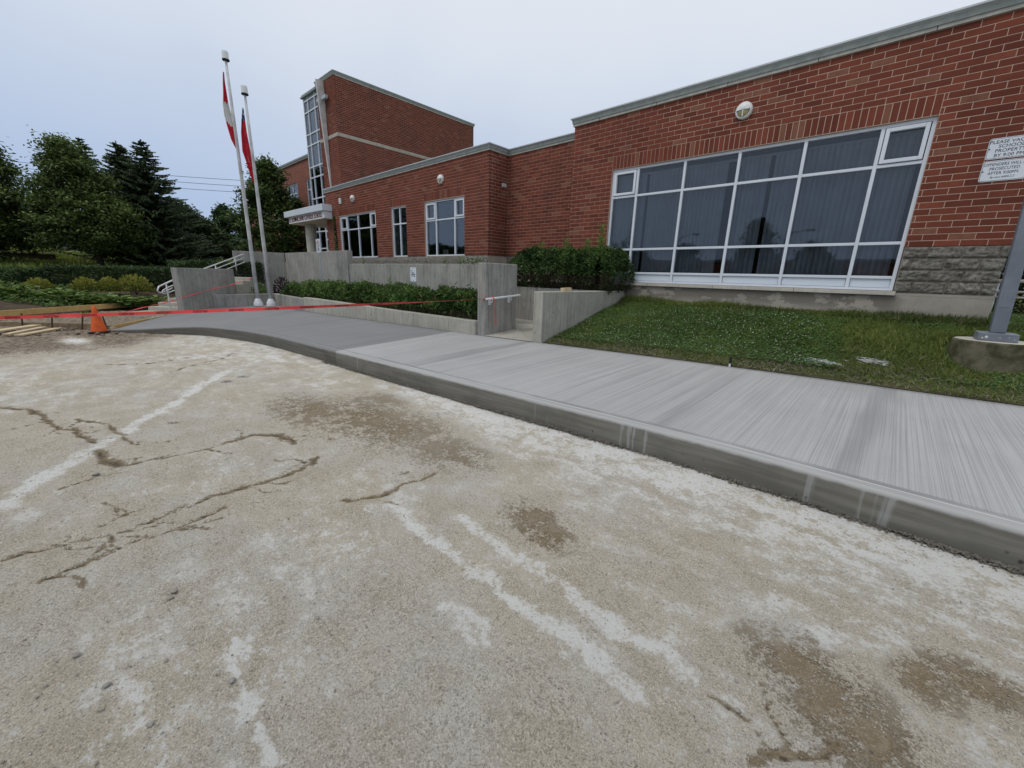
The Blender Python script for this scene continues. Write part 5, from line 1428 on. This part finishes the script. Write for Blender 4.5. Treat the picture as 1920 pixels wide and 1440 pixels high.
# meadow growth
n = 26000; X = rng.uniform(-75, -29, n); Y = rng.uniform(-14, 16, n); kp = (bed_s(X, Y) > 6); X, Y = X[kp], Y[kp]; n = len(X)
h_ = .12+.30*rng.random(n)*vnoise(X, Y, .35, 61); ax = np.stack([rng.normal(0, .3, n), rng.normal(0, .3, n), np.ones(n)], 1)
o = leaf_mesh('meadow_plants', np.stack([X, Y, ground_h(X, Y)+h_*.7], 1), h_, .05+.05*rng.random(n), M['meadow_leaf'], None, ax, None, .6*rng.random(n)+.5*vnoise(X, Y, .3, 62)); tag(o, 'yellow green meadow plants on the slope under the trees', kind='stuff')

# ---- dark soil of the planting bed
bs = np.linspace(.03, 7.5, 24); bt = np.linspace(-9, 7.5, 60); BS, BT = np.meshgrid(bs, bt, indexing='ij')
PX = BED_P[0]+BED_N[0]*BS+BED_D[0]*BT; PY = BED_P[1]+BED_N[1]*BS+BED_D[1]*BT
PZ = ground_h(PX, PY)+.03+.06*vnoise(PX, PY, 2, 64)
o = big_mesh('planting_bed', np.stack([PX, PY, PZ], -1).reshape(-1, 3), grid_faces(24, 60)[:, ::-1], M['soil'], smooth=True); tag(o, 'dark soil of the planting bed behind the long board', kind='structure')
n = 9000; T_ = rng.uniform(-6, 3.6, n); S_ = rng.uniform(.35, 4.6, n)**1; X = BED_P[0]+BED_N[0]*S_+BED_D[0]*T_; Y = BED_P[1]+BED_N[1]*S_+BED_D[1]*T_
kp = vnoise(X, Y, .9, 65) > .42; X, Y = X[kp], Y[kp]; n = len(X)
o = leaf_mesh('ground_cover', np.stack([X, Y, ground_h(X, Y)+.06+.18*rng.random(n)], 1), .05+.04*rng.random(n), .035, M['hosta'], None, None, np.tile([.3, 0, 1.], (n, 1))+.5*rng.normal(size=(n, 3)), .55*rng.random(n)**1.4); tag(o, 'low leafy ground cover in the planting bed', kind='stuff')

# ---- clipped yew hedges
def hedge(name, poly_fn, n, sz, label, mat='yew', seed=1, twig=True, stems=True):
    """poly_fn(u,v,w)->position for unit cube samples; leaves crowd the outer shell, twigs show inside"""
    global rng
    rng = np.random.default_rng(seed)
    e = empty(name, poly_fn(np.array([.5]), np.array([.5]), np.array([0.]))[0], label, 'hedge')
    u, v, w = rng.random(n), rng.random(n), rng.random(n)
    sh = rng.random(n) < .8
    # push to a face of the box
    pick = rng.integers(0, 5, n)
    v = np.where(sh & (pick <= 1), .03+.10*rng.random(n)**2, v); w = np.where(sh & (pick >= 2) & (pick <= 3), 1-.16*rng.random(n)**2, w); v = np.where(sh & (pick == 4), 1-.1*rng.random(n), v)
    C = poly_fn(u, v, w)
    clump = vnoise(C[:, 0]*1+C[:, 1]*.7, C[:, 2]*1.2, 3.0, seed)
    C = C+rng.normal(size=(n, 3))*.025
    spr = vnoise(C[:, 0]*1.3+C[:, 1]*1.1, C[:, 2]*1.6, 6.5, seed+3) > .62
    C[spr] += np.array([0, -.05, .05])+rng.normal(size=(spr.sum(), 3))*.02
    lo = w < .42
    green = ~(lo & (rng.random(n) < .75)) if twig else np.ones(n, bool)
    ax = rand_dirs(n); ax[:, 2] = np.abs(ax[:, 2])*.7+.15; ax[:, 1] -= .35
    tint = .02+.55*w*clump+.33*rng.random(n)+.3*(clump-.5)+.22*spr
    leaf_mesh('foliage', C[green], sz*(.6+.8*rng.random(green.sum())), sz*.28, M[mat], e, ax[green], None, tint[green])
    if twig:
        t_ = ~green
        leaf_mesh('twigs', C[t_], sz*1.7, sz*.07, M['twig'], e, ax[t_]*np.array([1, 1, 1.5]), None, rng.random(t_.sum()))
    if stems:
        mb = MB()
        for k in range(14):
            a = poly_fn(np.array([rng.random()]), np.array([.5]), np.array([-.12]))[0]; b = poly_fn(np.array([rng.random()]), np.array([rng.random()]), np.array([.75]))[0]
            mid = .5*(a+b)+np.array([0, 0, .08]); b = a+(b-a)*np.array([.25, .5, 1.]); mb.tube([a, .5*(a+b), b], [.03, .022, .008], 5)
        mb.build('stems', M['bark'], e)
    return e
def yew_big(u, v, w):
    x = -8.35+3.2*u; yb = 9.02+.82*v
    top = 2.28+.16*(vnoise(u*7, v*2, 1, 71)-.4)-.30*np.clip((u-.93)/.07, 0, 1)**2-.12*np.clip((.12-u)/.12, 0, 1)
    bul = .30*np.sin(np.clip(w, 0, 1)*3.1)*(.7+.6*vnoise(u*6, w*3, 1, 72))
    endb = np.where(u > .9, .25*np.sin(np.clip(w, 0, 1)*3.1), 0)
    return np.stack([x+endb, yb-bul*(1-v)*1.0, 1.27+(top-1.27)*w], -1)
hedge('yew_hedge', yew_big, 46000, .05, 'big dark clipped yew hedge against the wide window', seed=21)
def yew_planter(u, v, w):
    x = -6.95-10.6*u
    yf = np.interp(-x, [6.9, 8.97, 10.7, 12.63, 15, 18], [6.42, 6.2, 5.98, 5.75, 5.6, 5.7]); yb = 7.55
    top = 1.10+.30*(vnoise(x, v*2, 1.3, 73)-.5)+.22*(vnoise(x, v*3, 3.6, 74)-.5)-.45*np.clip((u-.86)/.14, 0, 1)
    bul = .12*np.sin(np.clip(w, 0, 1)*3.1)*(.5+vnoise(x, w*3, 2, 75))
    return np.stack([x, yf+(yb-yf)*v-bul*(1-v), .48+(top-.48)*w], -1)
M['yew_bright'] = leaf_mat('bright_yew_sprig', (0.014, 0.036, 0.008), (0.12, 0.20, 0.045), 0.2)
hedge('yew_hedge', yew_planter, 60000, .055, 'long low yew hedge filling the planter before the retaining wall', 'yew_bright', seed=22)
def yew_left(u, v, w):
    y = -5.5+11.6*u; x0 = -24.75-.02*y+.25*(vnoise(y, v*0, .7, 76)-.5)
    top = 1.40+.03*y+.2*(vnoise(y, v*2, .8, 77)-.5)+.12*(vnoise(y, v*2, 2.6, 78)-.5)
    return np.stack([x0-1.3*v+.2*np.sin(np.clip(w, 0, 1)*3.1)*(1-v), y, .25+(top-.25)*w], -1)
hedge('yew_hedge', yew_left, 52000, .075, 'dark hedge along the back of the planting bed', 'darkleaf', 23)
def shrub_far(u, v, w):
    y = 3.2+3.4*u; return np.stack([-22.6-1.6*v, y, .4+(1.25+.3*vnoise(y, v, 1, 79))*w], -1)
hedge('yew_hedge', shrub_far, 12000, .075, 'dark shrubs between the bed plants and the white stair rail', 'darkleaf', 24, stems=False)

def far_right(u, v, w):
    x = 1.3+7*u; return np.stack([x, 17.5+1.5*v, .8+(1.9+.4*vnoise(x, v, 1.2, 83))*w], -1)
hedge('shrub_row', far_right, 30000, .09, 'dark shrubs beyond the white guard rail', 'darkleaf', 25, stems=False)
# ---- bed plants on the left
def hosta(x, y, z, r_, label, k=34):
    n = k; a = rng.random(n)*6.283; el = rng.uniform(.1, .9, n); d = np.stack([np.cos(a)*np.cos(el), np.sin(a)*np.cos(el), np.sin(el)], 1)
    C = np.array([x, y, z+.05])+d*r_*(.45+.5*rng.random(n))[:, None]; ax = d*np.array([1, 1, .25]); nr = np.array([0, 0, 1])+.4*d
    e = empty('hosta', (x, y, z), label, 'plant', 'leafy plants in the bed')
    leaf_mesh('leaves', C, .14*(.7+.5*rng.random(n)), .095*(.7+.5*rng.random(n)), M['hosta'], e, ax, nr, rng.random(n), fold=.4)
    mb = MB()
    for i in range(0, n, 3): mb.tube([(x, y, z-.02), tuple(C[i])], [.008, .005], 4)
    mb.build('stalks', M['weed'], e)
for i in range(34):
    f = i/33; px = -22.1+1.75*f+rng.normal(0, .1); py = -1.9+4.1*f; back = (i % 3)*.38
    x, y = px-back, py-back*.2; z = float(ground_h(np.array([x]), np.array([y]))[0])
    hosta(x, y, max(z, .1), .42+.14*rng.random(), 'broad-leaved green bed plant behind the long yellow board')
def shrub(name, x, y, z, r_, h, mat, label, n=700, leaf=.05, cat='shrub', group=None):
    e = empty(name, (x, y, z), label, cat, group)
    d = rand_dirs(n); d[:, 2] = np.abs(d[:, 2]); C = np.array([x, y, z+.08])+d*np.array([r_, r_, h])*(.5+.55*rng.random(n)**.6)[:, None]
    leaf_mesh('leaves', C, leaf*(.7+.6*rng.random(n)), leaf*.5, M[mat], e, d+.5*rand_dirs(n), None, .2+.7*d[:, 2]*rng.random(n)+.15*rng.random(n))
    mb = MB()
    for k in range(7):
        q = C[rng.integers(n)]; mb.tube([(x, y, z-.05), tuple(.5*(q+np.array([x, y, z]))+np.array([0, 0, .05])), tuple(q)], [.012, .008, .004], 4)
    mb.build('stems', M['bark'], e)
for (y, r_, h, lb) in ((-.75, .42, .5, 'yellow green shrub at the start of the weathered bed board'), (.45, .45, .55, 'yellow green shrub in the middle of the planting bed'), (1.15, .36, .55, 'yellow green shrub squeezed between two larger ones'), (1.9, .62, .7, 'largest yellow green shrub near the stair rail')):
    shrub('gold_shrub', -23.4, y, .48, r_, h, 'gold_shrub', lb, 750, .055)
shrub('burgundy_shrub', -18.5, 6.0, .5, .35, .75, 'burgundy', 'dark burgundy shrub between the two flagpoles', 300, .06)
shrub('lime_shrub', -17.6, 5.95, .5, .32, .35, 'hosta', 'lime green plant beside the second flagpole base', 260, .05)
shrub('planter_shrub', -19.1, 5.2, .5, .45, .5, 'weed', 'small leafy shrub behind the first flagpole', 380, .05)
shrub('planter_shrub', -16.2, 6.35, .5, .55, .75, 'weed', 'feathery light green shrub left of the no parking sign post', 700, .05)
shrub('planter_shrub', -20.3, 4.6, .5, .6, .35, 'weed', 'low grassy shrub against the free-standing stair wall', 420, .05)

def weed(x, y, z, h, label, k=26):
    e = empty('weed', (x, y, z), label, 'weed', 'tall weeds above the hedges')
    m_ = MB(); m_.tube([(x, y, z), (x+.01, y, z+h)], [.010, .005], 5); m_.build('stem', M['weed'], e)
    t = np.linspace(.25, 1.0, k); a = np.arange(k)*2.4; el = .25+.5*t
    d = np.stack([np.cos(a)*np.cos(el), np.sin(a)*np.cos(el), np.sin(el)], 1); ln = .12*(1.15-.5*t)
    C = np.array([x, y, z])+np.stack([0*t, 0*t, h*t], 1)+d*ln[:, None]
    leaf_mesh('leaves', C, ln, ln*.26, M['weed'], e, d, np.array([0, 0, 1])-.3*d, .3+.6*rng.random(k), fold=.3)
for x, y, z, h, lb in ((-7.55, 9.3, 2.1, .42, 'weed with a pale crown at the hedge end by the end panel'), (-6.75, 9.35, 2.1, .50, 'second weed along the hedge top, before plain brick'), (-6.05, 9.3, 2.1, .45, 'weed just left of the tallest hedge weed'), (-5.62, 9.25, 2.1, .78, 'tallest weed, sprouting from the hedge beside the window frame'), (-5.72, 9.4, 2.1, .5, 'leafy weed at the foot of the tallest hedge weed'),
                     (-11.1, 9.3, 1.25, .95, 'weed against the stone base near the brick corner'), (-10.2, 9.35, 1.25, .9, 'weed just left of the tall end panel'), (-11.9, 9.3, 1.25, .85, 'low weed under the three-light window'), (-17.9, 9.3, 1.25, 1.0, 'weed under the dark window by the canopy'),
                     (-11.0, 6.5, .7, .75, 'upright weed in the long planter hedge below the notice'), (-9.9, 6.35, .7, .55, 'leafy weed in the planter hedge near the end panel')):
    weed(x, y, z, h, lb, 30)
# creeping plants under the stone base
n = 2600; X = rng.uniform(-12.4, -8.2, n); Y = rng.uniform(9.15, 9.85, n); Zc = 1.25+.75*rng.random(n)**1.3*vnoise(X, Y*0, 1.1, 81)*1.3
o = leaf_mesh('creeper', np.stack([X, Y, Zc], 1), .045, .02, M['weed'], None, None, None, .5*rng.random(n)); tag(o, 'low green growth along the foot of the brick wall', kind='stuff')
e = empty('climbing_plant', (-21.75, 9.88, 2.0), 'thin green climber growing up the brick beside the canopy', 'plant')
n = 420; Zc = 2.0+2.35*rng.random(n)**1.2; X = -21.75+rng.normal(0, .07, n)*(1.2-.35*(Zc-2)); leaf_mesh('leaves', np.stack([X, 9.86-.04*rng.random(n), Zc], 1), .05, .035, M['yew'], e, None, np.tile([0, -1., .3], (n, 1)), .4+.5*rng.random(n))
m_ = MB(); m_.tube([(-21.75, 9.88, 1.9), (-21.72, 9.88, 3.0), (-21.76, 9.88, 4.2)], [.014, .01, .005], 5); m_.build('stem', M['bark'], e)

# ---- lawn: blades, clover, flowers, dry clippings
def lawn_pts(n, x0, x1, ymax=9.86, seed=5):
    r_ = np.random.default_rng(seed); X = r_.uniform(x0, x1, n); t = r_.random(n)
    yb = np.interp(X, [-8.4, -6.3, -3.1, -1, .9, 4.5, 12], [5.99, 6.30, 6.87, 7.2, 7.42, 7.78, 8.0])+.02
    Y = yb+(np.where(X > 1.2, 13.5, ymax)-yb)*t
    return X, Y, lawn_z(X, Y)[0], Y-yb
X, Y, Zc, de = lawn_pts(135000, -5.13, 4.2, seed=91); n = len(X)
rng = np.random.default_rng(92)
patch = vnoise(X, Y, .9, 93); dry = np.clip(1.25-de/1.0, 0, 1)*.85+.35*(patch < .3)+.12
isdry = rng.random(n) < dry*.55
foot = np.hypot(X-LPX, Y-LPY) < .47
bald = (vnoise(X, Y, 2.6, 94) < .34) & (de < 1.0)
kp = ~foot & ~(bald & (rng.random(n) < .7))
hh = (.022+.038*rng.random(n))*(.75+.6*vnoise(X, Y, 1.7, 95))*np.where(de < .35, .8, 1)
edge_t = (9.9-Y < .35) & (X < 1.2); hh = np.where(edge_t, hh*1.8, hh)
ax = np.stack([rng.normal(0, .55, n), rng.normal(0, .55, n)-.1, .9*np.ones(n)], 1)
C = np.stack([X, Y, Zc+hh*.75], 1)
g = kp & ~isdry
o = leaf_mesh('grass', C[g], hh[g], .0045+.003*rng.random(g.sum()), M['grass'], lawn, ax[g], None, (.18+.42*rng.random(n)+.75*(patch-.45)+.35*(vnoise(X, Y, 2.8, 87)-.5))[g]); o['kind'] = 'stuff'
g = kp & isdry; ax2 = ax.copy(); ax2[:, 2] *= .35
o = leaf_mesh('dry_grass', C[g]-np.array([0, 0, .008]), hh[g]*1.15, .0035, M['drygrass'], lawn, ax2[g], None, rng.random(g.sum())); o['kind'] = 'stuff'
X, Y, Zc, de = lawn_pts(46000, -5.13, 4.2, seed=96); cl = vnoise(X, Y, .8, 97)+.25*vnoise(X, Y, 3, 98)+.14*np.clip((-.8-X)/2.5, 0, 1)+.1*rng.random(len(X)); kp = (cl > .5) & (np.hypot(X-LPX, Y-LPY) > .47) & (de > .3); X, Y, Zc = X[kp], Y[kp], Zc[kp]; n = len(X)
o = leaf_mesh('clover', np.stack([X, Y, Zc+.045+.03*rng.random(n)], 1), .014+.006*rng.random(n), .012, M['clover'], lawn, np.stack([rng.normal(size=n), rng.normal(size=n), .25*rng.normal(size=n)], 1), np.tile([0, -.35, 1.], (n, 1))+.3*rng.normal(size=(n, 3)), rng.random(n)); o['kind'] = 'stuff'
X, Y, Zc, de = lawn_pts(1700, -5.13, 4.0, seed=99); cl = vnoise(X, Y, .8, 97)+.25*vnoise(X, Y, 3, 98)+.12*np.clip((-.8-X)/2.5, 0, 1)+.22*(rng.random(len(X))-.5); kp = (cl > .66) & (de > .35) & (np.hypot(X-LPX, Y-LPY) > .5); X, Y, Zc = X[kp], Y[kp], Zc[kp]; n = len(X)
s_ = .006+.004*rng.random(n)
crumb = crumbs('clover_flowers', X, Y, Zc+.075, s_, M['clover_flower'], 'tiny white clover flowers in the lawn', 1.0); crumb.parent = lawn
for (x, y, lb) in ((-.05, 8.05, 'larger heap of bleached grass clippings on the lawn'), (-.62, 7.75, 'smaller heap of bleached grass clippings on the lawn')):
    n = 150; X = x+rng.normal(0, .10, n); Y = y+rng.normal(0, .04, n); Zc = lawn_z(X, Y)[0]+.05+.02*rng.random(n)
    o = leaf_mesh('grass_clippings', np.stack([X, Y, Zc], 1), .05, .0035, M['flag_white'], None, np.stack([rng.normal(.8, .4, n), rng.normal(0, .35, n), .15*rng.normal(size=n)], 1)); tag(o, lb, kind='stuff')

# ================================================================== WHAT THE WINDOWS MIRROR, AND THE POWER LINE
e = empty('opposite_building', (-12, -46, 0), 'long low building across the parking lot', 'building')
mb = MB(); mb.box(-60, 24, -58, -46, 0, 4.4); mb.build('wall', M['far_brick'], e)
mb = MB(); mb.box(-60.2, 24.2, -58.2, -45.8, 4.401, 4.75); mb.build('roof', M['coping_dark'], e)
for i, (x, y, h, r_) in enumerate(((-34, -32, 8, 3.5), (-21, -36, 6, 3.0), (-11.6, -30, 8.2, 2.8), (-7.2, -34, 5.8, 2.6), (30, -34, 8, 3.6))):
    deciduous(x, y, 0, h, 1.2, r_, ('tree across the lot opposite the entrance', 'tree across the lot opposite the brick corner', 'tree across the lot mirrored in the wide window', 'tree across the lot before the far end of the low building', 'tree across the lot beyond the low building')[i], 'darkleaf', 5000, .24, 80, .16, (0, 0), 'trees across the lot', 200+i, name='lot_tree')
for i, (x, y) in enumerate(((-17.7, -24), (-8.2, -24))):
    e = empty('street_lamp', (x, y, 0), ('curved street lamp across the lot near the long building', 'curved street lamp across the lot near the single tree')[i], 'street lamp', 'street lamps across the lot')
    m_ = MB(); m_.tube([(x, y, 0), (x, y, 4.8), (x+.15, y, 5.5), (x+.6, y, 6.0), (x+1.6, y, 6.2)], [.09, .07, .06, .05, .045], 8); m_.build('mast', M['lamp_post'], e, smooth=True)
    m_ = MB(); m_.box(x+1.6, x+2.2, y-.14, y+.14, 6.12, 6.26); m_.build('lamp_head', M['lamp_post'], e, bevel=.03)
for i, (za, zb) in enumerate(((18.6, 14.9), (17.7, 14.0), (16.6, 13.2))):
    pts = [(-118+64*t, -4+50*t, za+(zb-za)*t-1.6*4*t*(1-t)*.5) for t in np.linspace(0, 1, 24)]
    m_ = MB(); m_.tube(pts, .035, 5); tag(m_.build('power_cable', M['cable']), ('topmost', 'middle', 'lowest')[i]+' thin power cable strung across the sky behind the trees', 'cable', 'power cables behind the trees')
